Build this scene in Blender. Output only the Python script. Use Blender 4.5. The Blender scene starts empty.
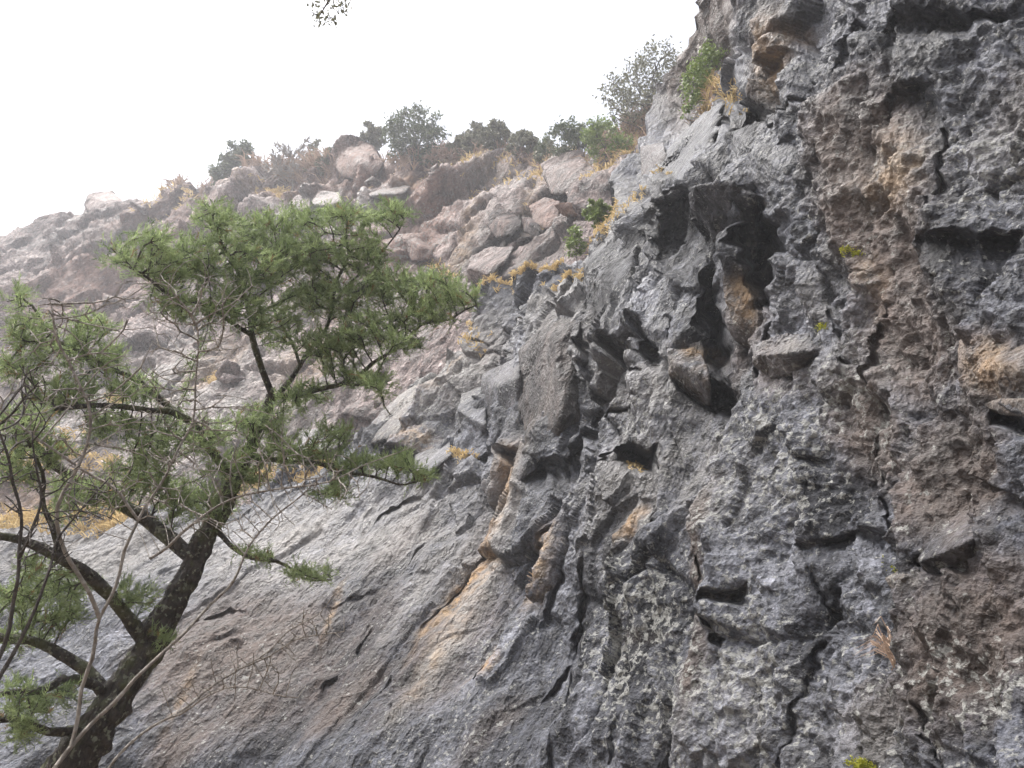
import bpy, bmesh, math, random
import numpy as np
from mathutils import Vector

random.seed(7); RNG = np.random.default_rng(7)
scene = bpy.context.scene
R = math.radians

# ------------------------------------------------------------------ camera
PITCH = R(30.0); FPX = 800.0
CAM = np.array([0.0, 0.0, 1.6])
cam_d = bpy.data.cameras.new('camera'); cam = bpy.data.objects.new('camera', cam_d)
scene.collection.objects.link(cam)
cam.location = CAM; cam.rotation_euler = (R(90) + PITCH, 0, 0)
cam_d.sensor_width = 36.0; cam_d.lens = 36.0 * FPX / 1024.0
cam_d.clip_start = 0.05; cam_d.clip_end = 2000.0
scene.camera = cam

# ------------------------------------------------------------------ sky, sun, exposure
SUN_EL, SUN_AZ = R(66), R(-92)          # azimuth from +Y towards +X
world = bpy.data.worlds.new('World'); scene.world = world; world.use_nodes = True
wn = world.node_tree.nodes; wl = world.node_tree.links
bg = wn['Background']
sky = wn.new('ShaderNodeTexSky'); sky.sky_type = 'NISHITA'; sky.sun_disc = False
sky.sun_elevation = SUN_EL; sky.sun_rotation = SUN_AZ
sky.air_density = 1.0; sky.dust_density = 6.0; sky.ozone_density = 1.0
hs = wn.new('ShaderNodeHueSaturation'); hs.inputs['Saturation'].default_value = 0.38   # a white overcast sky
wl.new(sky.outputs[0], hs.inputs['Color']); wl.new(hs.outputs[0], bg.inputs['Color'])
bg.inputs['Strength'].default_value = 0.085
sun_d = bpy.data.lights.new('sun', 'SUN'); sun = bpy.data.objects.new('sun', sun_d)
scene.collection.objects.link(sun)
sun_d.energy = 1.5; sun_d.angle = R(40); sun_d.color = (1.0, 0.97, 0.93)
sdir = Vector((math.sin(SUN_AZ) * math.cos(SUN_EL), math.cos(SUN_AZ) * math.cos(SUN_EL), math.sin(SUN_EL)))
sun.rotation_euler = sdir.to_track_quat('Z', 'Y').to_euler(); sun.location = (0, 0, 60)
vs = scene.view_settings
vs.view_transform = 'Standard'; vs.look = 'None'; vs.gamma = 1.0; vs.use_curve_mapping = False
vs.exposure = 2.05
scene.cycles.max_bounces = 4; scene.cycles.diffuse_bounces = 2; scene.cycles.glossy_bounces = 2
scene.cycles.transmission_bounces = 2; scene.cycles.volume_bounces = 1; scene.cycles.transparent_max_bounces = 6
scene.cycles.use_denoising = True

# ------------------------------------------------------------------ helpers
CP, SP = math.cos(PITCH), math.sin(PITCH)
A_R = np.array([1.0, 0, 0]); A_F = np.array([0, CP, SP]); A_U = np.array([0, -SP, CP])

def ray(px, py):
    px = np.asarray(px, float); py = np.asarray(py, float)
    d = (A_F + ((px - 512) / FPX)[..., None] * A_R + ((384 - py) / FPX)[..., None] * A_U)
    return d / np.linalg.norm(d, axis=-1, keepdims=True)

def at(px, py, d):
    return CAM + ray(px, py) * np.asarray(d, float)[..., None]

def project(p):
    v = np.asarray(p) - CAM; z = v @ A_F; return 512 + FPX * (v @ A_R) / z, 384 - FPX * (v @ A_U) / z

def sstep(a, b, x):
    t = np.clip((x - a) / (b - a), 0, 1); return t * t * (3 - 2 * t)

_prng = np.random.default_rng(11)
PERM = _prng.permutation(256).astype(np.int32)
_g = _prng.normal(size=(256, 3)); GRAD = (_g / np.linalg.norm(_g, axis=1, keepdims=True)).astype(np.float32)
JIT = _prng.random((256, 3)).astype(np.float32); RV = _prng.random((256, 4)).astype(np.float32)

def _h(i, j, k, s):
    return PERM[(PERM[(PERM[(i + s) & 255] + j) & 255] + k) & 255]

def perlin(p, s=0):
    p = p.astype(np.float32); i = np.floor(p).astype(np.int32); f = p - i
    u = f * f * f * (f * (f * 6 - 15) + 10); out = np.zeros(len(p), np.float32)
    for a in (0, 1):
        wx = u[:, 0] if a else 1 - u[:, 0]
        for b in (0, 1):
            wy = wx * (u[:, 1] if b else 1 - u[:, 1])
            for c in (0, 1):
                w = wy * (u[:, 2] if c else 1 - u[:, 2])
                g = GRAD[_h(i[:, 0] + a, i[:, 1] + b, i[:, 2] + c, s)]
                out += w * (g[:, 0] * (f[:, 0] - a) + g[:, 1] * (f[:, 1] - b) + g[:, 2] * (f[:, 2] - c))
    return out * 1.5

def fbm(p, octs=4, s=0, gain=0.5, ridged=False):
    o = np.zeros(len(p), np.float32); a = 1.0; q = p
    for k in range(octs):
        n = perlin(q, s + 17 * k)
        o += a * ((1 - 2 * np.abs(n)) if ridged else n); a *= gain; q = q * 2.03 + 5.1
    return o

def worley(p, s=0, tilt=1.0):
    """nearest cell: (F1, F2, random planar facet height)"""
    p = p.astype(np.float32); i = np.floor(p).astype(np.int32); n = len(p)
    f1 = np.full(n, 9, np.float32); f2 = np.full(n, 9, np.float32); idx = np.zeros(n, np.int32)
    cen = np.zeros((n, 3), np.float32)
    for a in (-1, 0, 1):
        for b in (-1, 0, 1):
            for c in (-1, 0, 1):
                ii = i + np.array([a, b, c], np.int32); h = _h(ii[:, 0], ii[:, 1], ii[:, 2], s)
                q = ii + JIT[h]; d = ((p - q) ** 2).sum(1); m = d < f1
                f2 = np.where(m, f1, np.minimum(f2, d)); f1 = np.where(m, d, f1)
                idx = np.where(m, h, idx); cen[m] = q[m]
    r = RV[idx]; t = (r[:, 1:] - 0.5) * 2
    return np.sqrt(f1), np.sqrt(f2), (r[:, 0] - 0.5) + tilt * ((p - cen) * t).sum(1)

def chip(p, s=0, a=.8, tilt=.55, off=.35, convex=False):
    """continuous broken-rock relief: concave flakes meeting in sharp edges (or convex lumps meeting in grooves)"""
    p = p.astype(np.float32); i = np.floor(p).astype(np.int32); best = np.full(len(p), 9, np.float32)
    T = ((RV[:, 1:] - .5) * 2 * tilt).astype(np.float32); O = ((RV[:, 0] - .5) * 2 * off).astype(np.float32)
    for x in (-1, 0, 1):
        for y in (-1, 0, 1):
            for z in (-1, 0, 1):
                ii = i + np.array([x, y, z], np.int32); h = _h(ii[:, 0], ii[:, 1], ii[:, 2], s)
                e = p - (ii + JIT[h]); np.minimum(best, O[h] + (e * T[h]).sum(1) + a * (e * e).sum(1), out=best)
    return -(best - .25) if convex else best - .25

def rbf(ctrl):
    c = np.array(ctrl, float); xy = c[:, :2] / 300.0; v = np.log(c[:, 2]); n = len(c)
    def K(r2): return np.where(r2 > 1e-9, 0.5 * r2 * np.log(np.maximum(r2, 1e-9)), 0)
    A = np.zeros((n + 3, n + 3)); A[:n, :n] = K(((xy[:, None] - xy[None]) ** 2).sum(-1)) + 0.01 * np.eye(n)
    A[:n, n] = 1; A[:n, n + 1:] = xy; A[n, :n] = 1; A[n + 1:, :n] = xy.T
    w = np.linalg.solve(A, np.concatenate([v, np.zeros(3)]))
    def ev(px, py):
        sh = np.shape(px); q = np.stack([np.ravel(px), np.ravel(py)], 1) / 300.0
        o = w[n] + q @ w[n + 1:]
        for k in range(n): o = o + w[k] * K(((q - xy[k]) ** 2).sum(1))
        return np.exp(o).reshape(sh)
    return ev

def poly_sdf(px, py, poly):
    """signed distance in the survey grid, positive inside"""
    P = np.array(poly, float); d = np.full(px.shape, 1e9); ins = np.zeros(px.shape, bool)
    for k in range(len(P)):
        a = P[k]; b = P[(k + 1) % len(P)]; e = b - a
        t = np.clip(((px - a[0]) * e[0] + (py - a[1]) * e[1]) / max(e @ e, 1e-9), 0, 1)
        d = np.minimum(d, np.hypot(px - a[0] - t * e[0], py - a[1] - t * e[1]))
        c = ((a[1] > py) != (b[1] > py)) & (px < (b[0] - a[0]) * (py - a[1]) / ((b[1] - a[1]) if b[1] != a[1] else 1e-9) + a[0])
        ins ^= c
    return np.where(ins, d, -d)

def line_dist(px, py, pts):
    P = np.array(pts, float); d = np.full(px.shape, 1e9)
    for k in range(len(P) - 1):
        a = P[k]; e = P[k + 1] - a
        t = np.clip(((px - a[0]) * e[0] + (py - a[1]) * e[1]) / max(e @ e, 1e-9), 0, 1)
        d = np.minimum(d, np.hypot(px - a[0] - t * e[0], py - a[1] - t * e[1]))
    return d

def mesh_np(name, V, F, mat, parent=None, smooth=True, attrs=None):
    V = np.asarray(V, np.float32); F = np.asarray(F, np.int32); k = F.shape[1]
    me = bpy.data.meshes.new(name)
    me.vertices.add(len(V)); me.vertices.foreach_set('co', V.ravel())
    me.loops.add(F.size); me.loops.foreach_set('vertex_index', F.ravel())
    me.polygons.add(len(F)); me.polygons.foreach_set('loop_start', np.arange(0, F.size, k, dtype=np.int32))
    if smooth: me.polygons.foreach_set('use_smooth', np.ones(len(F), bool))
    me.update(calc_edges=True)
    for an, data in (attrs or {}).items():
        at_ = me.attributes.new(an, 'FLOAT_COLOR', 'POINT')
        c = np.ones((len(V), 4), np.float32); c[:, :data.shape[1]] = data
        at_.data.foreach_set('color', c.ravel())
    me.materials.append(mat)
    o = bpy.data.objects.new(name, me); scene.collection.objects.link(o)
    if parent is not None: o.parent = parent
    return o

def tag(o, label=None, cat=None, group=None, kind=None):
    if label: o['label'] = label
    if cat: o['category'] = cat
    if group: o['group'] = group
    if kind: o['kind'] = kind
    return o

def empty(name, loc=(0, 0, 0)):
    o = bpy.data.objects.new(name, None); scene.collection.objects.link(o); o.location = loc
    o.empty_display_size = 0.2
    return o

# ------------------------------------------------------------------ materials
def nmat(name):
    m = bpy.data.materials.new(name); m.use_nodes = True; nt = m.node_tree
    return m, nt.nodes, nt.links, nt.nodes['Principled BSDF']

def rock_material(name, feat=1.0, dark=(.0065, .007, .0105), mid=(.037, .040, .053), light=(.142, .147, .172),
                  brown=(.062, .043, .034), lichen_bias=0.0, bump=1.0, spec=.5):
    m, N, L, bs = nmat(name)
    geo = N.new('ShaderNodeNewGeometry')
    mp0 = N.new('ShaderNodeMapping'); L.new(geo.outputs['Position'], mp0.inputs['Vector']); mp0.inputs['Rotation'].default_value = (R(14), R(-26), 0)
    mp = N.new('ShaderNodeMapping'); L.new(mp0.outputs[0], mp.inputs['Vector']); mp.inputs['Scale'].default_value = (1, 1, .40)
    def noise(sc, det=6, rough=.6, src=None, lac=2.0):
        n = N.new('ShaderNodeTexNoise'); n.inputs['Scale'].default_value = sc * feat
        n.inputs['Detail'].default_value = det; n.inputs['Roughness'].default_value = rough
        L.new((src or geo.outputs['Position']), n.inputs['Vector']); return n.outputs['Fac']
    def ramp(src, *stops):
        r = N.new('ShaderNodeValToRGB'); e = r.color_ramp.elements
        while len(e) < len(stops): e.new(0.5)
        for k, (p, c) in enumerate(stops):
            e[k].position = p; e[k].color = (c, c, c, 1) if not isinstance(c, tuple) else (*c, 1)
        L.new(src, r.inputs[0]); return r.outputs[0]
    def math_(op, a, b):
        n = N.new('ShaderNodeMath'); n.operation = op
        for k, v in enumerate((a, b)):
            if isinstance(v, (int, float)): n.inputs[k].default_value = v
            else: L.new(v, n.inputs[k])
        return n.outputs[0]
    def mix(f, a, b):
        n = N.new('ShaderNodeMix'); n.data_type = 'RGBA'
        for k, v in ((0, f), (6, a), (7, b)):
            if isinstance(v, (int, float)): n.inputs[k].default_value = v
            elif isinstance(v, tuple): n.inputs[k].default_value = (*v, 1)
            else: L.new(v, n.inputs[k])
        return n.outputs[2]
    a1 = N.new('ShaderNodeAttribute'); a1.attribute_name = 'stain'
    s1 = N.new('ShaderNodeSeparateColor'); L.new(a1.outputs['Color'], s1.inputs[0])
    a2 = N.new('ShaderNodeAttribute'); a2.attribute_name = 'cover'
    s2 = N.new('ShaderNodeSeparateColor'); L.new(a2.outputs['Color'], s2.inputs[0])
    a_br, a_oc, a_li = s1.outputs[0], s1.outputs[1], s1.outputs[2]
    a_dk, a_pl, a_gl = s2.outputs[0], s2.outputs[1], s2.outputs[2]
    n_big = noise(.55, 8, .62, mp.outputs[0]); n_mid = noise(3.2, 9, .68, mp.outputs[0]); n_fine = noise(17, 8, .72)
    base = ramp(math_('ADD', math_('MULTIPLY', n_big, .55), math_('MULTIPLY', n_mid, .45)),
                (.41, dark), (.50, mid), (.60, light))
    grain = ramp(n_fine, (.32, .22), (.5, 1.0), (.68, 1.9))
    mg = N.new('ShaderNodeMix'); mg.data_type = 'RGBA'; mg.blend_type = 'MULTIPLY'; mg.inputs[0].default_value = .8
    L.new(base, mg.inputs[6]); L.new(grain, mg.inputs[7]); c = mg.outputs[2]
    vc = N.new('ShaderNodeTexVoronoi'); vc.inputs['Scale'].default_value = 15 * feat; L.new(mp.outputs[0], vc.inputs['Vector'])
    sv = N.new('ShaderNodeSeparateColor'); L.new(vc.outputs['Color'], sv.inputs[0])
    mv = N.new('ShaderNodeMix'); mv.data_type = 'RGBA'; mv.blend_type = 'MULTIPLY'; mv.inputs[0].default_value = .55
    L.new(c, mv.inputs[6]); L.new(ramp(sv.outputs[0], (.1, .35), (.9, 1.6)), mv.inputs[7]); c = mv.outputs[2]
    # faint purple-brown weathering everywhere, strong where stained
    nb = noise(1.1, 7, .65); nb2 = noise(6.0, 6, .7)
    f_br = ramp(math_('ADD', math_('MULTIPLY', a_br, .55), math_('MULTIPLY', math_('ADD', nb, nb2), .33)), (.40, 0.0), (.72, .92))
    c = mix(f_br, c, mix(ramp(n_mid, (.35, 0.0), (.65, 1.0)), tuple(v * .55 for v in brown), tuple(v * 1.5 for v in brown)))
    f_pl = math_('MULTIPLY', a_pl, ramp(noise(2.4, 8, .7, mp.outputs[0]), (.32, 0.15), (.6, 1.0)))
    c = mix(f_pl, c, mix(n_fine, (.08, .075, .072), (.36, .335, .31)))
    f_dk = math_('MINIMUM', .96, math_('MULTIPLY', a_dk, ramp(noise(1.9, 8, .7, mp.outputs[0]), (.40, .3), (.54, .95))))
    c = mix(f_dk, c, (.006, .006, .008))  # near-black tint: dark stains, and shade painted onto overhang undersides
    # pale crustose lichen: specks and clustered patches
    l1 = noise(13, 5, .66); l2 = noise(1.3, 5, .6)
    f_li = math_('MULTIPLY', ramp(math_('ADD', l1, math_('ADD', math_('MULTIPLY', a_li, .11), math_('MULTIPLY', math_('SUBTRACT', l2, .5), .35))),
                 (.615 - lichen_bias, 0.0), (.665 - lichen_bias, 1.0)), .8)
    c = mix(f_li, c, mix(nb2, (.18, .18, .165), (.34, .34, .325)))
    f_oc = math_('MULTIPLY', a_oc, ramp(noise(4.5, 7, .7), (.36, 0.0), (.58, 1.0)))
    c = mix(f_oc, c, mix(nb, (.34, .25, .13), (.27, .13, .045)))
    L.new(c, bs.inputs['Base Color'])
    rg = N.new('ShaderNodeMath'); rg.operation = 'SUBTRACT'
    L.new(ramp(n_mid, (.35, .50), (.65, .78)), rg.inputs[0]); L.new(math_('MULTIPLY', a_gl, .30), rg.inputs[1])
    L.new(math_('ADD', rg.outputs[0], math_('MULTIPLY', f_li, .2)), bs.inputs['Roughness'])
    L.new(math_('MULTIPLY', math_('SUBTRACT', 1.0, math_('MULTIPLY', f_dk, .75)), spec), bs.inputs['Specular IOR Level'])
    def voro(sc, feature='F1', src=None):
        v = N.new('ShaderNodeTexVoronoi'); v.feature = feature; v.inputs['Scale'].default_value = sc * feat; v.inputs['Detail'].default_value = 2.0 if feature == 'F1' else 0
        v.inputs['Roughness'].default_value = .6
        L.new(src or mp.outputs[0], v.inputs['Vector']); return v
    flake = math_('ADD', math_('MULTIPLY', voro(7).outputs['Distance'], .55), math_('MULTIPLY', voro(21, src=geo.outputs['Position']).outputs['Distance'], .22))
    hgt = math_('ADD', flake, math_('ADD', math_('MULTIPLY', noise(8, 9, .74, mp.outputs[0]), .42), math_('ADD', math_('MULTIPLY', noise(34, 5, .75), .22), math_('MULTIPLY', f_li, .03))))
    b = N.new('ShaderNodeBump'); b.inputs['Strength'].default_value = .85; b.inputs['Distance'].default_value = .13 * bump / feat
    L.new(hgt, b.inputs['Height']); L.new(b.outputs[0], bs.inputs['Normal'])
    return m

M_ROCK = rock_material('wet_grey_rock')
M_FAR = rock_material('weathered_slope_rock', feat=.55, dark=(.035, .026, .025), mid=(.165, .122, .112), light=(.38, .315, .30),
                      brown=(.185, .11, .085), bump=1.8, spec=.2)

def bark_material(name, c1, c2, moss=None, sc=9):
    m, N, L, bs = nmat(name)
    g = N.new('ShaderNodeNewGeometry')
    n = N.new('ShaderNodeTexNoise'); n.inputs['Scale'].default_value = sc; n.inputs['Detail'].default_value = 8; n.inputs['Roughness'].default_value = .7
    L.new(g.outputs['Position'], n.inputs['Vector'])
    r = N.new('ShaderNodeValToRGB'); e = r.color_ramp.elements
    e[0].position = .36; e[0].color = (*c1, 1); e[1].position = .68; e[1].color = (*c2, 1)
    L.new(n.outputs['Fac'], r.inputs[0]); col = r.outputs[0]
    if moss:
        n2 = N.new('ShaderNodeTexNoise'); n2.inputs['Scale'].default_value = 5; n2.inputs['Detail'].default_value = 7
        L.new(g.outputs['Position'], n2.inputs['Vector'])
        r2 = N.new('ShaderNodeValToRGB'); e = r2.color_ramp.elements; e[0].position = .50; e[1].position = .62
        L.new(n2.outputs['Fac'], r2.inputs[0])
        mx = N.new('ShaderNodeMix'); mx.data_type = 'RGBA'; L.new(r2.outputs[0], mx.inputs[0]); L.new(col, mx.inputs[6])
        mx.inputs[7].default_value = (*moss, 1); col = mx.outputs[2]
    L.new(col, bs.inputs['Base Color']); bs.inputs['Roughness'].default_value = .85
    if moss:
        n3 = N.new('ShaderNodeTexNoise'); n3.inputs['Scale'].default_value = 24; n3.inputs['Detail'].default_value = 4; L.new(g.outputs['Position'], n3.inputs['Vector'])
        r3 = N.new('ShaderNodeValToRGB'); e = r3.color_ramp.elements; e[0].position = .57; e[1].position = .63; L.new(n3.outputs['Fac'], r3.inputs[0])
        m3 = N.new('ShaderNodeMix'); m3.data_type = 'RGBA'; L.new(r3.outputs[0], m3.inputs[0]); L.new(col, m3.inputs[6]); m3.inputs[7].default_value = (.20, .205, .15, 1)
        L.new(m3.outputs[2], bs.inputs['Base Color'])
    vo = N.new('ShaderNodeTexVoronoi'); vo.inputs['Scale'].default_value = 34; mpb = N.new('ShaderNodeMapping'); mpb.inputs['Scale'].default_value = (1, 1, .35)
    L.new(g.outputs['Position'], mpb.inputs['Vector']); L.new(mpb.outputs[0], vo.inputs['Vector'])
    ad = N.new('ShaderNodeMath'); ad.operation = 'ADD'; L.new(n.outputs['Fac'], ad.inputs[0]); L.new(vo.outputs['Distance'], ad.inputs[1])
    b = N.new('ShaderNodeBump'); b.inputs['Distance'].default_value = .05; b.inputs['Strength'].default_value = 1.0
    L.new(ad.outputs[0], b.inputs['Height']); L.new(b.outputs[0], bs.inputs['Normal'])
    return m

def leaf_material(name, c1, c2, trans=.25, rough=.55):
    m, N, L, bs = nmat(name)
    a = N.new('ShaderNodeAttribute'); a.attribute_name = 'tint'
    s = N.new('ShaderNodeSeparateColor'); L.new(a.outputs['Color'], s.inputs[0])
    mx = N.new('ShaderNodeMix'); mx.data_type = 'RGBA'; L.new(s.outputs[0], mx.inputs[0])
    mx.inputs[6].default_value = (*c1, 1); mx.inputs[7].default_value = (*c2, 1)
    mb = N.new('ShaderNodeMix'); mb.data_type = 'RGBA'; L.new(s.outputs[2], mb.inputs[0]); L.new(mx.outputs[2], mb.inputs[6]); mb.inputs[7].default_value = (.20, .125, .06, 1)
    L.new(mb.outputs[2], bs.inputs['Base Color']); bs.inputs['Roughness'].default_value = rough
    bs.inputs['Specular IOR Level'].default_value = .35
    t = N.new('ShaderNodeBsdfTranslucent'); L.new(mb.outputs[2], t.inputs['Color'])
    ms = N.new('ShaderNodeMixShader'); ms.inputs[0].default_value = trans
    L.new(bs.outputs[0], ms.inputs[1]); L.new(t.outputs[0], ms.inputs[2])
    L.new(ms.outputs[0], N['Material Output'].inputs['Surface'])
    return m

M_BARK = bark_material('mossy_dark_bark', (.014, .011, .009), (.085, .068, .056), moss=(.085, .088, .042), sc=16)
M_TWIG = bark_material('grey_brown_twig', (.19, .165, .14), (.42, .38, .34), sc=14)
M_TWIG_DARK = bark_material('dark_twig', (.035, .028, .024), (.10, .085, .072), sc=14)
M_NEEDLE = leaf_material('fir_needles', (.095, .132, .056), (.34, .415, .19), .48)
M_LEAF_DARK = leaf_material('dark_evergreen_leaf', (.05, .07, .04), (.14, .17, .085))
M_LEAF_GREEN = leaf_material('bright_green_leaf', (.09, .14, .035), (.26, .33, .10))
M_LEAF_OLIVE = leaf_material('dull_olive_leaf', (.085, .09, .06), (.22, .22, .14))
M_GRASS = leaf_material('dry_straw', (.36, .25, .11), (.66, .52, .28), .35, .8)
M_REDGRASS = leaf_material('dead_stalk', (.24, .165, .125), (.42, .31, .23), .2, .8)
M_MOSS = leaf_material('moss', (.16, .19, .02), (.40, .38, .05), .2, .9)

def ground_material():
    m, N, L, bs = nmat('forest_floor')
    n = N.new('ShaderNodeTexNoise'); n.inputs['Scale'].default_value = 3; n.inputs['Detail'].default_value = 9
    g = N.new('ShaderNodeNewGeometry'); L.new(g.outputs['Position'], n.inputs['Vector'])
    r = N.new('ShaderNodeValToRGB'); e = r.color_ramp.elements
    e[0].position = .35; e[0].color = (.05, .035, .022, 1); e[1].position = .65; e[1].color = (.16, .115, .07, 1)
    L.new(n.outputs['Fac'], r.inputs[0]); L.new(r.outputs[0], bs.inputs['Base Color']); bs.inputs['Roughness'].default_value = .95
    return m

# ------------------------------------------------------------------ terrain: two sheets of rock surveyed from the path
class Sheet: pass

def make_sheet(xs, ytop_pts, ybot, yfine, nA, nB, nC, ctrl, shape, back):
    S = Sheet(); yt = np.interp(xs, *np.array(ytop_pts, float).T)
    yt = yt + 3.0 * fbm(np.stack([xs / 14, xs * 0, xs * 0 + 3.3], 1), 4, 5)
    tA = np.linspace(0, 1, nA, endpoint=False)[:, None]; tB = np.linspace(0, 1, nB)[:, None]
    PY = np.concatenate([ybot + (yfine - ybot) * tA + 0 * yt, yfine + (yt - yfine) * tB]); PX = np.broadcast_to(xs, PY.shape)
    D = rbf(ctrl)(PX, PY)
    P = at(PX, PY, D)
    # smooth normals of the broad form
    gu = np.gradient(P, axis=1); gv = np.gradient(P, axis=0); n = np.cross(gu, gv); n /= np.linalg.norm(n, axis=-1, keepdims=True) + 1e-9
    v = CAM - P; n *= np.sign((n * v).sum(-1, keepdims=True))
    dn, dr = shape(PX.ravel(), PY.ravel(), P.reshape(-1, 3), D.ravel())
    P = P + n * dn.reshape(PX.shape)[..., None] + ray(PX, PY) * dr.reshape(PX.shape)[..., None]
    # the crest rolls over and away behind
    top = P[-1]; away = ray(xs, yt); away[:, 2] = 0; away /= np.linalg.norm(away, axis=1, keepdims=True)
    k = np.linspace(0, 1, nC + 1)[1:, None, None]
    roll = top + away * back * k - np.array([0, 0, 1.0]) * back * (0.15 * k + 1.2 * k ** 2)
    foot = P[:1].copy(); foot[..., 2] = -1.5
    S.P = P; S.PX = PX; S.PY = PY; S.xs = xs; S.D = D; S.n = n; S.ctrl = ctrl
    G = np.concatenate([foot, P, roll]); h, w = G.shape[:2]
    S.V = G.reshape(-1, 3); S.pad = (1, nC)
    i = np.arange(h * w).reshape(h, w)
    S.F = np.stack([i[:-1, :-1], i[:-1, 1:], i[1:, 1:], i[1:, :-1]], -1).reshape(-1, 4)
    return S

def sheet_obj(S, name, mat, masks):
    def padded(a):
        a = a.reshape(*S.PX.shape, -1)
        return np.concatenate([a[:1], a] + [a[-1:]] * S.pad[1]).reshape(-1, a.shape[-1])
    return mesh_np(name, S.V, S.F, mat, attrs={'stain': padded(masks[0]), 'cover': padded(masks[1])})

def lookup(S, px, py):
    c = int(np.argmin(np.abs(S.xs - px))); r = int(np.argmin(np.abs(S.PY[:, c] - py)))
    return S.P[r, c]

def depth_of(S, px, py):
    return float(np.linalg.norm(lookup(S, px, py) - CAM))

def blobs(px, py, lst):
    o = np.zeros(px.shape)
    for (x, y, rx, ry, ang, s) in lst:
        ca, sa = math.cos(R(ang)), math.sin(R(ang)); dx, dy = px - x, -(py - y)
        u = (dx * ca + dy * sa) / rx; v = (-dx * sa + dy * ca) / ry
        o = np.maximum(o, s * np.exp(-np.minimum((u * u + v * v), 30) ** 1.5))
    return o

# rock stains and growths; some dark entries paint shade into the overhang hollows (x, y, half length, half width, direction, amount)
STAIN_SHADE = dict(
    brown=[(250, 600, 60, 20, 30, .5), (340, 690, 70, 22, 45, .7), (180, 740, 60, 24, 40, .7), (390, 540, 50, 12, 50, .5), (480, 720, 60, 14, 55, .5), (590, 330, 40, 20, 60, .4), (870, 190, 120, 60, 100, 1), (900, 330, 80, 60, 90, .8), (850, 420, 60, 45, 95, .8), (990, 370, 45, 50, 80, .7), (940, 470, 90, 60, 80, .8), (960, 640, 110, 80, 60, .8),
           (1000, 90, 60, 30, 60, .3), (755, 50, 50, 18, 80, 1), (690, 40, 90, 36, 70, 1), (735, 320, 60, 22, 70, .7), (706, 560, 80, 12, 82, .9), (700, 660, 60, 12, 85, .7), (650, 640, 26, 8, 10, .7),
           (535, 380, 55, 16, 80, .7), (230, 650, 130, 60, 25, .8), (280, 680, 150, 40, 30, .6), (430, 640, 120, 40, 60, .5), (480, 500, 80, 22, 65, .6), (360, 620, 60, 30, 50, .5),
           (770, 370, 40, 30, 0, .5), (460, 360, 60, 30, 45, .5), (870, 700, 60, 40, 40, .4)],
    ochre=[(470, 545, 110, 6, 63, .45), (432, 640, 70, 6, 63, .4), (527, 555, 42, 11, 70, 1), (494, 468, 30, 10, 70, .7), (450, 560, 70, 6, 62, .9), (425, 600, 50, 5, 66, .6), (625, 520, 20, 6, 70, .8), (480, 655, 14, 5, 55, 1), (470, 640, 40, 4, 60, .5),
           (890, 170, 40, 25, 60, .5), (985, 365, 26, 22, 60, .6), (760, 55, 36, 13, 80, .6), (740, 300, 24, 10, 80, .6), (440, 380, 36, 10, 60, .6), (410, 440, 20, 8, 30, .6), (330, 600, 30, 3, 65, .5),
           (860, 280, 30, 12, 90, .3), (690, 348, 14, 9, 0, .5), (180, 700, 40, 4, 60, .4)],
    lichen=[(640, 650, 110, 70, 90, 1.2), (740, 680, 130, 70, 90, .9), (760, 470, 100, 70, 90, .9), (860, 660, 90, 60, 90, .5), (880, 730, 40, 12, 80, 1.6), (980, 690, 60, 80, 90, .7), (440, 690, 120, 60, 60, .3), (200, 700, 100, 40, 50, .2),
            (420, 400, 60, 40, 50, .8), (820, 400, 60, 60, 0, .8), (985, 180, 50, 90, 60, .6), (630, 400, 60, 40, 0, .4), (560, 400, 20, 50, 90, -.3)],
    dark=[(260, 730, 90, 16, 40, .6), (390, 650, 80, 12, 55, .6), (150, 600, 60, 14, 30, .5), (430, 730, 60, 16, 60, .6), (680, 240, 60, 34, 80, 1.05), (735, 255, 62, 24, 100, .95), (700, 335, 50, 18, 80, 1.05), (692, 388, 28, 18, 0, 1.3), (745, 118, 28, 22, 0, 1.3), (610, 285, 60, 36, 70, 1.1), (550, 400, 60, 30, 80, .6), (500, 405, 30, 30, 0, .8), (640, 640, 120, 60, 85, .9), (565, 640, 110, 14, 84, 1), (600, 560, 80, 20, 75, .8), (800, 500, 60, 40, 60, .9), (800, 590, 90, 24, 75, .7), (690, 230, 70, 50, 60, .9), (960, 270, 50, 50, 70, .7),  # black streaks, plus painted shade in the undercuts and on the prow
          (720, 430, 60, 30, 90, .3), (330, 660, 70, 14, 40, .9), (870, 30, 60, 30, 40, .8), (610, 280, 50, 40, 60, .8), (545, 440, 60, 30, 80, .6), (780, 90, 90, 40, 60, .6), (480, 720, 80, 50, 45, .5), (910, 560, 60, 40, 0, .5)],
    pale=[(476, 540, 115, 11, 63, 1.1), (438, 630, 90, 10, 63, 1), (400, 590, 60, 8, 60, .7), (300, 540, 150, 40, 10, .9), (390, 500, 70, 30, 30, .6), (620, 490, 90, 50, 60, .45), (700, 470, 60, 50, 90, .45), (450, 520, 120, 16, 60, .5), (425, 370, 80, 40, 50, .7), (560, 300, 50, 24, 40, .6), (640, 380, 60, 40, 0, .5),
          (800, 300, 40, 30, 90, .3), (835, 360, 40, 30, 0, .3), (985, 130, 60, 40, 60, .35), (890, 160, 50, 26, 30, .45), (605, 220, 60, 20, 45, .4), (910, 585, 20, 8, 10, 1), (780, 345, 30, 8, 0, .7), (100, 540, 160, 40, 0, .8),
          (730, 730, 80, 60, 60, .25), (860, 730, 60, 60, 0, .35)],
    gloss=[(300, 540, 160, 50, 10, 1), (600, 480, 120, 60, 70, .6), (610, 280, 60, 60, 60, .9), (480, 700, 140, 60, 45, .6), (690, 130, 50, 30, 45, .4), (780, 100, 100, 50, 60, .6), (560, 370, 40, 90, 80, .7)],
)

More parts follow.
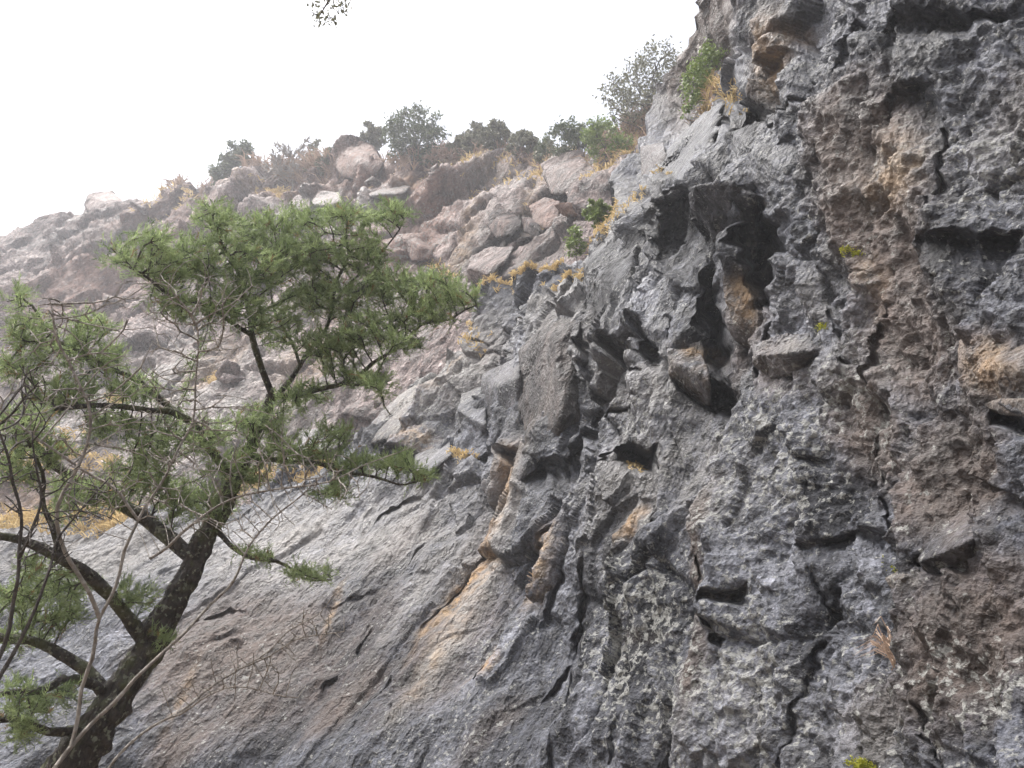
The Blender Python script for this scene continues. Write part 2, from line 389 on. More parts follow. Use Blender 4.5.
# ---- near cliff
NEAR_CTRL = [
    (1300, 1000, 3.4), (1300, 400, 3.9), (1300, -220, 6.0), (1024, 1000, 4.6), (1024, 768, 4.7), (1024, 400, 5.6), (1024, 0, 8.4), (1024, -220, 11),
    (860, 1000, 6.0), (860, 768, 6.0), (860, 400, 7.4), (860, 0, 10.5), (860, -220, 14), (740, 1000, 7.4), (740, 768, 7.5), (740, 500, 8.6), (740, 300, 10.4), (745, 100, 12.6), (745, -220, 18),
    (650, 768, 8.5), (650, 500, 10.2), (650, 300, 13.2), (645, 200, 15.5), (560, 1000, 9.4), (560, 768, 9.6), (560, 600, 11), (560, 450, 13), (560, 300, 17), (560, 245, 22), (610, 215, 20),
    (450, 768, 10.8), (450, 600, 13), (450, 450, 17), (470, 320, 24), (400, 1000, 11), (400, 390, 24), (330, 470, 21), (300, 768, 12.2), (300, 600, 15.5), (200, 500, 23), (150, 768, 14), (150, 600, 18.5),
    (0, 1000, 14.5), (0, 768, 15.5), (0, 600, 21), (0, 512, 28), (-260, 1000, 17), (-260, 768, 18), (-260, 510, 32)]
NEAR_TOP = [(-300, 505), (0, 512), (100, 506), (190, 500), (240, 490), (290, 456), (345, 442), (365, 425), (400, 385), (440, 345), (475, 308), (500, 283), (530, 262), (560, 244), (590, 226), (612, 200),
            (622, 162), (636, 120), (647, 84), (667, 42), (686, 4), (700, -60), (750, -200), (1400, -220)]
# recesses and steps: polygon, metres at its head, metres at its foot, edge softness
RECESS = [
    ([(560, -400), (724, -400), (727, 60), (726, 98), (700, 122), (655, 170), (640, 200), (560, 230)], 7.0, 0.0, 9),
    ([(728, 96), (752, 104), (765, 128), (738, 142), (726, 130)], 3.04, 1.53, 2.5),
    ([(647, 200), (668, 192), (690, 190), (701, 214), (694, 250), (682, 278), (664, 276), (652, 248)], 2.2, .9, 4), ([(742, 188), (762, 202), (766, 255), (761, 312), (748, 306), (744, 250)], 2.0, 1.2, 2.5), ([(700, 262), (722, 272), (716, 292), (700, 300), (692, 284)], 1.2, .5, 3),
    ([(690, 290), (722, 285), (712, 330), (706, 372), (690, 352)], 1.71, 0.85, 3),
    ([(668, 362), (690, 366), (711, 384), (708, 406), (690, 403), (672, 390)], 1.2, 0.5, 2),
    ([(603, 442), (618, 438), (634, 447), (652, 442), (645, 455), (640, 467), (622, 466), (608, 456)], 2.47, 1.19, 2),
    ([(716, 606), (732, 593), (746, 584), (743, 602), (722, 616)], 0.45, 0.25, 1.2),
    ([(770, 545), (800, 532), (818, 520), (850, 520), (862, 545), (820, 560), (775, 558)], 0.40, 0.00, 3),
    ([(914, 566), (942, 540), (970, 548), (966, 574), (930, 580)], 0.5, 0.1, 2),
    ([(992, 405), (1024, 418), (1060, 420), (1060, 450), (1010, 435), (988, 425)], 0.45, 0.1, 3),
    ([(640, 148), (660, 146), (662, 165), (645, 178), (641, 168)], 2.66, 1.02, 2),
    ([(575, 345), (632, 348), (628, 362), (610, 356), (580, 352)], 1.52, 0.51, 2),
    ([(455, 445), (486, 440), (515, 442), (512, 452), (470, 452)], 1.52, 0.34, 3),
    ([(510, 450), (548, 456), (545, 470), (520, 488), (512, 470)], 1.33, 0.00, 3),
    ([(545, 460), (560, 440), (580, 400), (586, 330), (592, 340), (585, 420), (566, 460), (552, 478)], 0.95, 0.51, 3),
    ([(306, 686), (322, 668), (332, 662), (324, 676), (312, 688)], 0.4, 0.1, 2),
    ([(463, 672), (478, 650), (486, 646), (480, 660), (468, 674)], .8, 0.34, 2),
    ([(545, 700), (552, 600), (560, 560), (568, 600), (560, 690), (552, 730)], 0.57, 0.34, 4),
    ([(870, 30), (900, 12), (950, 5), (985, 0), (960, 30), (910, 55), (880, 52)], .7, 0.17, 5),
    ([(880, 90), (930, 80), (935, 130), (900, 150), (880, 130)], 0.66, 0.00, 5),
    ([(925, 240), (1000, 225), (1010, 262), (960, 275), (930, 268)], 0.57, 0.00, 6),
    ([(715, 622), (728, 630), (722, 648), (712, 640)], 0.76, 0.34, 2), ([(785, 455), (812, 452), (808, 466), (792, 462)], 0.2, 0.05, 2),
    ([(820, 20), (836, 10), (850, 22), (838, 60), (826, 66)], 0.95, 0.34, 3),
    ([(560, 560), (572, 548), (570, 590), (560, 600)], 0.47, 0.17, 2),
]
CRACKS = [([(515, 640), (540, 570), (552, 530), (575, 470), (583, 440)], 3, .35), ([(545, 768), (553, 700), (556, 600), (575, 520), (590, 470), (600, 455)], 4, .3), ([(690, 768), (700, 660), (706, 560), (690, 480), (700, 430)], 7, .18),
          ([(415, 768), (440, 690), (470, 640), (500, 580), (545, 500)], 3, .22), ([(330, 768), (380, 680), (430, 590), (470, 510), (500, 450)], 4, .25), ([(770, 768), (790, 660), (800, 600), (790, 540)], 4, .2), ([(350, 640), (400, 560), (430, 500), (450, 455)], 3, .25),
          ([(830, 60), (790, 120), (800, 200), (815, 300), (835, 360)], 5, .25), ([(620, 768), (640, 640), (660, 560), (670, 500)], 4, .15), ([(760, 130), (800, 90), (830, 50), (850, 0)], 4, .35), ([(870, 300), (850, 400), (845, 480), (870, 560), (900, 640), (930, 768)], 6, .18),
          ([(930, 30), (935, 130), (930, 230), (945, 330)], 6, .15), ([(470, 768), (520, 700), (545, 650)], 3, .25), ([(160, 640), (230, 610), (330, 600), (420, 560)], 4, .25), ([(100, 720), (180, 670), (260, 610)], 4, .25), ([(360, 520), (400, 490), (440, 470)], 4, .5),
          ([(585, 350), (600, 372), (592, 400), (606, 430)], 2, .5), ([(600, 372), (622, 380), (640, 372)], 2, .5), ([(575, 430), (600, 405), (632, 395), (660, 400)], 2, .4), ([(640, 240), (650, 300), (640, 350), (655, 380)], 2, .6),
          ([(560, 470), (590, 455), (606, 446)], 2, .5), ([(650, 300), (672, 320), (668, 360)], 2, .5), ([(760, 320), (740, 380), (735, 440)], 2, .3), ([(645, 455), (660, 500), (655, 560)], 2, .3), ([(520, 300), (545, 285), (585, 268)], 2, .5), ([(470, 345), (500, 325), (530, 300)], 2, .5),
          ([(390, 430), (430, 390), (480, 350)], 3, .4), ([(370, 470), (440, 440), (455, 430)], 3, .5)]

def near_shape(px, py, P, D):
    # broad zones: rough right wall, fractured middle, smooth slabs to the left
    lim = 745 - (py - 384) * .12
    wR = sstep(lim - 40, lim + 50, px); wL = sstep(520, 380, px + (py - 520) * -.35) * sstep(430, 520, py); wM = np.clip(1 - wR - wL, 0, 1)
    q = P.copy(); ax = np.array([.42, .25, .87]); ax /= np.linalg.norm(ax)
    t = (q @ ax)[:, None]; qf = q - ax * t * .55           # the rock's fabric runs steeply up to the right
    warp = np.stack([perlin(q * .9, 1), perlin(q * .9, 2), perlin(q * .9, 3)], 1)
    f1, f2, fa = worley(qf * .55 + warp * .10, 3, .7)
    j1, j2, fj = worley(qf * 1.7 + warp * .08, 18, .8); c1 = chip(qf * .9 + warp * .12, 13); c2 = chip(qf * 2.3 + warp * .12, 29); c3 = chip(q * 5.5 + warp * .2, 31); c4 = chip(q * 13 + warp * .3, 37); c7 = chip(q * 27, 43)
    qr = q - ax * t * .88; c5 = chip(qr * 1.5 + warp * .12, 51); c6 = chip(qr * 4.2 + warp * .2, 57)
    big = fbm(q * .33, 3, 40)
    dn = .28 * big + (.40 * wM + .14 * wR + .05 * wL) * fa + (.17 * wM + .07 * wR + .02 * wL) * fj
    dn = dn + (.34 * wM + .20 * wR + .14 * wL) * c1 + (.16 * wM + .13 * wR + .07 * wL) * c2 + (.075 * wM + .10 * wR + .042 * wL) * c3 + (.03 * wM + .055 * wR + .022 * wL) * c4 + (.010 * wM + .02 * wR + .006 * wL) * c7
    dn = dn - (.12 * wM + .05 * wR) * np.exp(-((f2 - f1) / .03) ** 2)
    dn = dn + (.28 * wM + .22 * wR + .16 * wL) * c5 + (.12 * wM + .12 * wR + .08 * wL) * c6
    dn = dn + (.02 * wM + .05 * wR + .008 * wL) * fbm(q * 4.5, 5, 80, .62)
    pit = np.clip(perlin(q * 2.9 + warp * .5, 90) - .22, 0, 1) * np.clip(perlin(q * .7, 91) + .35, 0, 1)
    dn = dn - wR * .4 * pit
    dn = dn * (.75 + .25 * D / 10)
    wx = px + 5 * perlin(np.stack([px / 22, py / 22, 0 * px], 1), 7) + 2.6 * perlin(np.stack([px / 10, py / 10, 0 * px], 1), 8)
    wy = py + 5 * perlin(np.stack([px / 22, py / 22, 0 * px + 7], 1), 7) + 2.6 * perlin(np.stack([px / 10, py / 10, 0 * px + 7], 1), 8)
    dr = np.zeros(len(px))
    for poly, d0, d1, e in RECESS:
        A = np.array(poly); m = (px > A[:, 0].min() - 20) & (px < A[:, 0].max() + 20) & (py > A[:, 1].min() - 20) & (py < A[:, 1].max() + 20)
        s = poly_sdf(wx[m], wy[m], poly); yy0, yy1 = max(A[:, 1].min(), 0), A[:, 1].max()
        if d0 > 5: yy0 = 90
        k = np.clip((py[m] - yy0) / (yy1 - yy0), 0, 1)
        dr[m] += sstep(-e, e + 5, s) * (d0 + (d1 - d0) * k)
    for pts, w, d in CRACKS:
        A = np.array(pts); m = (px > A[:, 0].min() - 30) & (px < A[:, 0].max() + 30) & (py > A[:, 1].min() - 30) & (py < A[:, 1].max() + 30)
        l = line_dist(px[m] + .45 * (wx[m] - px[m]), py[m] + .45 * (wy[m] - py[m]), pts); nz = .15 + 1.6 * perlin(P[m] * 1.1, 33)
        dr[m] += d * np.clip(nz, 0, 1.4) * np.exp(-(l / (1.1 + w * .12)) ** 2)
    return dn, dr

def fine_range(a, b, lo, hi, n, m=14):
    return np.concatenate([np.linspace(a, lo, m, endpoint=False), np.linspace(lo, hi, n), np.linspace(hi, b, m + 1)[1:]])

NEAR = make_sheet(fine_range(-280, 1300, -15, 1040, 860), NEAR_TOP, 1000, 785, 14, 700, 14, NEAR_CTRL, near_shape, 9.0)
nx, ny = NEAR.PX.ravel(), NEAR.PY.ravel()
def masks_of(nx, ny):
    b = {k: blobs(nx, ny, v) for k, v in STAIN_SHADE.items()}
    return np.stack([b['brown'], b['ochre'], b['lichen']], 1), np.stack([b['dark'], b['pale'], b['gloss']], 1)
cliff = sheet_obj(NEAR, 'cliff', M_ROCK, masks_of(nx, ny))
tag(cliff, 'steep wet grey cliff face with lichen filling the right side', kind='structure')

# ---- far slope above and behind
FAR_CTRL = [(-260, 620, 32), (-260, 400, 60), (-260, 260, 100), (0, 620, 28), (0, 520, 34), (0, 400, 54), (0, 300, 72), (0, 235, 92), (200, 620, 22), (200, 480, 32), (200, 300, 54), (200, 185, 82),
            (350, 560, 22), (350, 420, 30), (350, 250, 46), (350, 140, 68), (500, 400, 24), (500, 280, 31), (500, 200, 42), (500, 135, 60), (600, 300, 25), (600, 190, 34), (600, 130, 48), (700, 300, 28), (700, 90, 44), (860, 200, 34), (860, 80, 44)]
FAR_TOP = [(-300, 290), (0, 232), (25, 226), (38, 220), (84, 205), (88, 194), (112, 191), (124, 202), (150, 200), (180, 188), (215, 177), (250, 170), (300, 163), (330, 158), (338, 146), (352, 139), (372, 144), (384, 158), (410, 160),
           (430, 148), (460, 145), (500, 150), (530, 148), (548, 152), (565, 149), (582, 152), (600, 150), (620, 142), (640, 118), (668, 100), (720, 84), (880, 70)]
def far_shape(px, py, P, D):
    q = P; ax = np.array([.55, .45, .7]); ax /= np.linalg.norm(ax); qf = q - ax * (q @ ax)[:, None] * .5
    warp = np.stack([perlin(q * .25, 1), perlin(q * .25, 2), perlin(q * .25, 3)], 1)
    f1, f2, fa = worley(qf * .16 + warp * .08, 3, .9); g1, g2, fb = worley(qf * .5 + warp * .1, 8, .9)
    c1 = chip(qf * .3 + warp * .1, 13); c2 = chip(qf * .75 + warp * .1, 29); c3 = chip(q * 1.8 + warp * .1, 31); c4 = chip(q * 4.2, 37)
    dn = 1.5 * fa + .38 * fb + 1.2 * c1 + .55 * c2 + .26 * c3 + .12 * c4 + .6 * fbm(q * .1, 3, 50) + .08 * fbm(q * 2.5, 3, 70, .6)
    dn = dn - .4 * np.exp(-((f2 - f1) / .03) ** 2)
    return dn * np.clip(D / 45, .55, 1.4) * sstep(0, 26, py - np.interp(px, *np.array(FAR_TOP, float).T) + 8), np.zeros(len(px))
FAR = make_sheet(fine_range(-280, 880, -10, 720, 520, 10), FAR_TOP, 620, 560, 3, 340, 10, FAR_CTRL, far_shape, 16.0)
fx, fy = FAR.PX.ravel(), FAR.PY.ravel()
FAR_STAIN = dict(brown=[(410, 210, 90, 40, 50, .8), (120, 260, 130, 40, 30, .7), (60, 300, 80, 40, 0, .5), (360, 170, 40, 24, 0, .8), (300, 180, 60, 20, 20, .6), (590, 180, 40, 20, 0, .4), (700, 110, 60, 40, 60, .8)],
                 ochre=[(440, 170, 60, 7, 10, .5), (270, 190, 60, 6, 10, .5), (520, 200, 60, 6, 60, .4), (460, 230, 60, 8, 60, .5), (80, 510, 90, 12, 0, .9), (200, 370, 60, 14, 50, .5), (300, 360, 60, 20, 60, .4)],
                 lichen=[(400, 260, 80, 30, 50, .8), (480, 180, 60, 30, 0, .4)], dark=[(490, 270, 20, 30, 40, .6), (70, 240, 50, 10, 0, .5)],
                 pale=[(330, 205, 60, 14, 0, .9), (150, 420, 200, 80, 10, .9), (480, 230, 60, 26, 50, .5), (590, 175, 40, 22, 0, .6), (500, 170, 60, 22, 0, .5), (540, 240, 50, 20, 45, .6), (100, 240, 60, 20, 0, .4), (380, 330, 80, 40, 50, .6)],
                 gloss=[(330, 205, 60, 20, 0, .8), (150, 420, 200, 80, 0, .8)])
fb_ = {k: blobs(fx, fy, v) for k, v in FAR_STAIN.items()}
slope = sheet_obj(FAR, 'mountainside', M_FAR, (np.stack([fb_['brown'], fb_['ochre'], fb_['lichen']], 1), np.stack([fb_['dark'], fb_['pale'], fb_['gloss']], 1)))
tag(slope, 'hazy broken rock slope rising behind the fir to the skyline', kind='structure')

# ---- ground under the path, never in the frame
gx, gy = np.meshgrid(np.linspace(-300, 300, 61), np.linspace(-300, 300, 61)); gq = np.stack([gx.ravel(), gy.ravel(), 0 * gx.ravel()], 1)
gq[:, 2] = .25 * fbm(gq * .12, 3, 3) - .1
i = np.arange(61 * 61).reshape(61, 61)
tag(mesh_np('ground', gq, np.stack([i[:-1, :-1], i[:-1, 1:], i[1:, 1:], i[1:, :-1]], -1).reshape(-1, 4), ground_material()), kind='structure')

# ------------------------------------------------------------------ blocks of rock: faceted solids with worn edges
def ico(n):
    bm = bmesh.new(); bmesh.ops.create_icosphere(bm, subdivisions=n, radius=1)
    V = np.array([v.co for v in bm.verts]); F = np.array([[v.index for v in f.verts] for f in bm.faces]); bm.free(); return V, F
ICO = {k: ico(k) for k in (4, 5, 6, 7)}

def hull_planes(pts):
    bm = bmesh.new()
    for p in pts: bm.verts.new(p)
    bmesh.ops.convex_hull(bm, input=bm.verts, use_existing_faces=False)
    c = np.mean(pts, axis=0); pl = []
    for f in bm.faces:
        f.normal_update(); nn = np.array(f.normal); d = nn @ (np.array(f.verts[0].co) - c)
        if d < 0: nn, d = -nn, -d
        if f.calc_area() > 1e-6: pl.append((nn, max(d, 1e-3)))
    bm.free(); return c, pl

def rock_mesh(pts, sub=5, sharp=26, rough=.03, seed=0):
    c, pl = hull_planes(pts); V, F = ICO[sub]
    Nn = np.array([p[0] for p in pl]); dd = np.array([p[1] for p in pl])
    inv = np.maximum(V @ Nn.T, 1e-4) / dd                    # 1/r for each plane; smooth max = worn edges
    r = 1.0 / (np.sum(inv ** (sharp * 2.6), 1) ** (1.0 / (sharp * 2.6)))
    Q = V * r[:, None]; size = r.mean()
    q = (Q + c) / size
    dsp = rough * (1.0 * fbm(q * 1.2, 3, seed, .55) + 2.4 * chip(q * 1.1, seed + 4) + 1.5 * chip(q * 2.7, seed + 7) + .9 * chip(q * 6.5, seed + 2) + .5 * chip(q * 15, seed + 3) + .35 * fbm(q * 9, 3, seed + 9, .6))
    Q = Q + V * (dsp * size)[:, None]
    return Q, F, c

def rock(name, parent, mat, pts, masks=(0, 0, 0, 0, 0, 0), face=False, **kw):
    Q, F, c = rock_mesh(np.asarray(pts), **kw)
    mk = np.tile(np.array(masks, float), (len(Q), 1))
    if face:
        m1, m2 = masks_of(*project(Q + c)); mk = np.maximum(mk * .6, np.concatenate([m1, m2], 1))
    o = mesh_np(name, Q, F, mat, parent, attrs={'stain': mk[:, :3], 'cover': mk[:, 3:]})
    o.location = c
    return o

def block_pts(S, front, thick, d=None):
    f = np.array(front, float); cx, cy = f[:, 0].mean(), f[:, 1].mean()
    d0 = d or depth_of(S, cx, cy); u = d0 / 14.0
    ld = np.array([np.mean([depth_of(S, x + ox, y + oy) for ox in (-9, 0, 9) for oy in (-9, 0, 9)]) for x, y, _ in f])
    ld = .75 * ld + .25 * ld.mean() if d is None else np.full(len(f), d0)
    fr = at(f[:, 0], f[:, 1], ld + (f[:, 2] - (.08 if S is NEAR else .25)) * u)
    bk = at(cx + (f[:, 0] - cx) * .85, cy + (f[:, 1] - cy) * .85, ld + thick * u)
    return np.concatenate([fr, bk])

NEAR_BLOCKS = [  # outline with height of each corner off the face, thickness, stain and painted shade tints (brown ochre lichen dark pale gloss)
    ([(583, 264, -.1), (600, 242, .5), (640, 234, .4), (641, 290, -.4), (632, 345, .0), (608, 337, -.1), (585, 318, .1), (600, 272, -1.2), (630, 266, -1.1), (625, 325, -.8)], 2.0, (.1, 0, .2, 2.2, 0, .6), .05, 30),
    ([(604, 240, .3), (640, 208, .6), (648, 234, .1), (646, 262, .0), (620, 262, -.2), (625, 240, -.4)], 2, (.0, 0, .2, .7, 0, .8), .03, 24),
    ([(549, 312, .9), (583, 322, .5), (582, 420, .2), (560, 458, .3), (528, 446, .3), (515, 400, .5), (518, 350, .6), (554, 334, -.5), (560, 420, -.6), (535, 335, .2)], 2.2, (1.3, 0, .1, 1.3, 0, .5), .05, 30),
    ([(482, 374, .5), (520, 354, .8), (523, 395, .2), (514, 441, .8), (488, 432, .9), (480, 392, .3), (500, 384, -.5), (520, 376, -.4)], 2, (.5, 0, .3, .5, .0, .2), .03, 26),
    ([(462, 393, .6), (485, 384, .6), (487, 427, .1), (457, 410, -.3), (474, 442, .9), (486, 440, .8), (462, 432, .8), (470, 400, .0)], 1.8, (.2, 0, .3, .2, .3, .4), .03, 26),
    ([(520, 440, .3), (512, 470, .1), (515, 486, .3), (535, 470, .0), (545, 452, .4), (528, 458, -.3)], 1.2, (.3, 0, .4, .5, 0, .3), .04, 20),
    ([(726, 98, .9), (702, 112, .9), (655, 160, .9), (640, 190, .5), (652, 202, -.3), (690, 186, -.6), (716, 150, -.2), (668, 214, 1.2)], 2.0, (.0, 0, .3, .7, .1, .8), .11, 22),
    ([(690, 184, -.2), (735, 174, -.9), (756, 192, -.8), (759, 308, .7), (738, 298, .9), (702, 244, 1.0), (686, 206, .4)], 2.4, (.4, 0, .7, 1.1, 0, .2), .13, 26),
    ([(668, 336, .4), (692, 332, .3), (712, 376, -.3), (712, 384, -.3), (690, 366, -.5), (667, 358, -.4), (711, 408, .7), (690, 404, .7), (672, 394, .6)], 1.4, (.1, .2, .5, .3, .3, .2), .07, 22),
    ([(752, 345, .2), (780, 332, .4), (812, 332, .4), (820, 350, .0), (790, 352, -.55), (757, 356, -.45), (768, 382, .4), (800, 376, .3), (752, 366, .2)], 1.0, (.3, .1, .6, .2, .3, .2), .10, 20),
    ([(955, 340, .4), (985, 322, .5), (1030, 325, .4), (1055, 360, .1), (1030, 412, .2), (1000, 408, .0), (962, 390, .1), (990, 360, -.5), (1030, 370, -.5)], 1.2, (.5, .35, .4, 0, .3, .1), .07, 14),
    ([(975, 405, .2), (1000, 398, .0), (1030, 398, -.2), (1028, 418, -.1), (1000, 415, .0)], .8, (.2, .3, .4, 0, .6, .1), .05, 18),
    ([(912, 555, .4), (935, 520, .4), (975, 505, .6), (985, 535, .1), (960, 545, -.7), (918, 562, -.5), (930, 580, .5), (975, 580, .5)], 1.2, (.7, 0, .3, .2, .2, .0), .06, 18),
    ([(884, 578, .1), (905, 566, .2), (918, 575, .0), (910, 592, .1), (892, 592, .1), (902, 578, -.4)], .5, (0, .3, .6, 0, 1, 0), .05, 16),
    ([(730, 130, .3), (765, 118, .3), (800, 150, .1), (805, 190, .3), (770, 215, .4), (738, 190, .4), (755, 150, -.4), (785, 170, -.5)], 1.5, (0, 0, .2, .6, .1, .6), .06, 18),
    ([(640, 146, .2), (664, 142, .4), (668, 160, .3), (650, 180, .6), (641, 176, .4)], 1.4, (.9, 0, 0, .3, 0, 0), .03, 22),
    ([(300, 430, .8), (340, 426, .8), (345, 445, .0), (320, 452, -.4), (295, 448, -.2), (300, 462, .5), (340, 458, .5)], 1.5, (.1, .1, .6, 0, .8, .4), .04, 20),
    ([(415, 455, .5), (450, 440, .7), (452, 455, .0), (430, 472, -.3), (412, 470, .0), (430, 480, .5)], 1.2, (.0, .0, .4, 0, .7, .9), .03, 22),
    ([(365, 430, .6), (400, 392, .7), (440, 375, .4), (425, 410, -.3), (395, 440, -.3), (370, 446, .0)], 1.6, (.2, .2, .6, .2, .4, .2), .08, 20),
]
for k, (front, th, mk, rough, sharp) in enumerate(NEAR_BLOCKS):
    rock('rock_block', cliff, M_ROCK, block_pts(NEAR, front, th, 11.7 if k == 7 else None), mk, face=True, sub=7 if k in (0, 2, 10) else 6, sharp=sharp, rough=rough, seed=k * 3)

# boulders resting on the upper slope, each one told apart in the photograph
BOULDERS = [
    ('dark wet boulder with brown underside above the grassy gully', FAR, [(487, 226, .2), (490, 210, .5), (510, 208, .5), (524, 222, .2), (515, 236, .1), (497, 240, .1), (500, 222, -.3)], 1.2, (0.60, 0, .1, .9, 0.00, .2), 26),
    ('small dark wedge boulder just right of the brown boulder in the gully', FAR, [(521, 216, .4), (534, 218, .3), (543, 230, .0), (540, 240, .3), (524, 232, .3), (530, 222, -.2)], 1.0, (0.30, 0, .1, .9, 0.00, .2), 26),
    ('smooth grey boulder over a black hollow at the end of the fir crown', FAR, [(470, 256, .3), (490, 246, .5), (516, 246, .4), (506, 262, -.2), (490, 275, -.1), (468, 268, -.2), (484, 290, .9), (464, 282, .9)], 1.4, (0.30, 0, .2, .2, 0.20, .8), 20),
    ('pale flat slab boulder jutting over dark shade above the fir', FAR, [(362, 192, .6), (388, 183, .8), (412, 186, .5), (405, 194, -.4), (372, 196, -.5), (395, 202, .8), (370, 200, .8)], 1.2, (0.30, 0, .4, 0, 0.36, .5), 24),
    ('large pale boulder with orange grass on its top edge', FAR, [(540, 165, .2), (558, 150, .5), (582, 150, .5), (596, 178, .0), (588, 196, .2), (550, 196, .2), (565, 170, -.6)], 1.6, (0.30, 0, .2, .1, 0.36, .2), 14),
    ('rounded brown boulder on the skyline left of the pine', FAR, [(332, 168, .3), (338, 146, .4), (354, 138, .4), (374, 144, .3), (386, 165, .1), (375, 180, .2), (345, 180, .2), (358, 160, -.5)], 1.6, (0.80, 0, .2, 0, 0.16, 0), 9),
    ('square hazy block on the far left skyline', FAR, [(84, 206, .3), (88, 194, .4), (112, 190, .4), (126, 203, .2), (118, 214, .1), (90, 214, .1), (104, 202, -.3)], 1.6, (0.30, 0, .1, 0, 0.20, 0), 18),
    ('pale sloping slab boulder showing above the fir top', FAR, [(312, 198, .4), (318, 190, .5), (340, 192, .4), (344, 203, .0), (330, 208, -.1), (312, 205, -.1)], 1.0, (0.30, 0, .3, 0, 0.40, .6), 20),
    ('small pale boulder left of the sloping slab above the fir top', FAR, [(288, 204, .4), (298, 194, .5), (311, 197, .4), (311, 210, .0), (296, 214, .0), (300, 204, -.2)], 1.0, (0.30, 0, .3, 0, 0.36, .4), 18),
    ('pinkish brown block right of the dark gully boulders', FAR, [(528, 206, .3), (545, 196, .4), (560, 200, .3), (560, 222, .1), (548, 232, .1), (533, 222, .1), (545, 212, -.3)], 1.2, (0.60, 0, .1, .0, 0.16, 0), 18),
    ('grey rounded block below the orange topped boulder', FAR, [(565, 192, .3), (580, 188, .4), (600, 194, .3), (592, 208, .0), (572, 208, .0), (580, 198, -.3)], 1.2, (0.30, 0, .1, .2, 0.20, .4), 14),
    ('long brown slab boulder beside the right tip of the fir crown', FAR, [(400, 236, .4), (412, 232, .4), (434, 250, .1), (432, 260, .2), (412, 262, .4), (420, 246, -.3)], 1.2, (0.70, 0, .3, .2, 0.08, 0), 20),
]
for k, (lab, S, front, th, mk, sharp) in enumerate(BOULDERS):
    o = rock('boulder', None, M_FAR, block_pts(S, front, th), mk, sub=6, sharp=sharp, rough=.06, seed=50 + k)
    tag(o, lab, 'boulder', 'boulders on the upper slope')

# broken rocks of the slope: a few shapes shared by many
protos = []
for k in range(8):
    rr = np.random.default_rng(100 + k); pts = rr.normal(size=(11, 3)); pts /= np.linalg.norm(pts, axis=1, keepdims=True)
    pts *= np.array([1.0, .8, .65]) * rr.uniform(.75, 1.1, (11, 1))
    Q, F, c = rock_mesh(pts, sub=4, sharp=22, rough=.05, seed=k)
    mk = np.tile([rr.uniform(0, .7), rr.uniform(0, .15), rr.uniform(0, .5), rr.uniform(0, .3), rr.uniform(0, .35), rr.uniform(0, .3)], (len(Q), 1))
    o = mesh_np('rock', Q, F, M_FAR, slope, attrs={'stain': mk[:, :3], 'cover': mk[:, 3:]}); protos.append(o)
rr = np.random.default_rng(5); used = set()
for k in range(52):
    px = rr.uniform(-10, 640); yt = np.interp(px, *np.array(FAR_TOP).T); nt = np.interp(px, *np.array(NEAR_TOP).T)
    py = yt + 6 + (nt - yt) * rr.random() ** 1.3
    if k >= 48: py = yt + rr.uniform(2, 30)
    p = lookup(FAR, px, py); d = np.linalg.norm(p - CAM); s = rr.lognormal(math.log(9), .45) * d / FPX
    j = k % 8
    o = protos[j] if j not in used else protos[j].copy()
    if j in used: scene.collection.objects.link(o)
    used.add(j); o.parent = slope; o.location = p; o.scale = (s * rr.uniform(.8, 1.5), s, s * rr.uniform(.7, 1.2))
    o.rotation_euler = (rr.uniform(-.5, .5), rr.uniform(-.9, -.1), rr.uniform(0, 6.28))

# ------------------------------------------------------------------ woody plants
def catmull(pts, n):
    P = np.array(pts, float); P = np.concatenate([2 * P[:1] - P[1:2], P, 2 * P[-1:] - P[-2:-1]]); t = np.linspace(0, len(P) - 3 - 1e-6, n)
    k = t.astype(int); f = (t - k)[:, None]; a, b, c, d = P[k], P[k + 1], P[k + 2], P[k + 3]
    return .5 * ((2 * b) + (-a + c) * f + (2 * a - 5 * b + 4 * c - d) * f ** 2 + (-a + 3 * b - 3 * c + d) * f ** 3)

def tube(path, rad, sides=12, rough=0.0, seed=0):
    n = len(path); t = np.gradient(path, axis=0); t /= np.linalg.norm(t, axis=1, keepdims=True) + 1e-9
    u = np.cross(t, [0.3, 1, .1]); u /= np.linalg.norm(u, axis=1, keepdims=True) + 1e-9; v = np.cross(t, u)
    a = np.linspace(0, 2 * np.pi, sides, endpoint=False)
    dirs = np.cos(a)[None, :, None] * u[:, None] + np.sin(a)[None, :, None] * v[:, None]
    V = path[:, None] + dirs * np.asarray(rad)[:, None, None]
    if rough:
        q = V.reshape(-1, 3); k = (1.0 * fbm(q * 5, 3, seed) + .7 * fbm(q * 14 * np.array([1, 1, .4]), 3, seed + 5)).reshape(n, sides)
        V = V + dirs * (k * rough * np.asarray(rad)[:, None])[..., None]
    V = V.reshape(-1, 3); i = np.arange(n * sides).reshape(n, sides); j = np.roll(i, -1, 1)
    return V, np.stack([i[:-1], j[:-1], j[1:], i[1:]], -1).reshape(-1, 4)

def frusta(a, b, ra, rb, sides=4):
    t = b - a; t = t / (np.linalg.norm(t, axis=1, keepdims=True) + 1e-9)
    u = np.cross(t, [0.31, .2, .93]); u /= np.linalg.norm(u, axis=1, keepdims=True) + 1e-9; v = np.cross(t, u)
    ang = np.linspace(0, 2 * np.pi, sides, endpoint=False)
    dirs = np.cos(ang)[None, :, None] * u[:, None] + np.sin(ang)[None, :, None] * v[:, None]
    V = np.concatenate([a[:, None] + dirs * ra[:, None, None], b[:, None] + dirs * rb[:, None, None]], 1)
    base = (np.arange(len(a)) * 2 * sides)[:, None]; k = np.arange(sides); k2 = (k + 1) % sides
    F = np.stack([base + k, base + k2, base + k2 + sides, base + k + sides], -1).reshape(-1, 4)
    return V.reshape(-1, 3), F

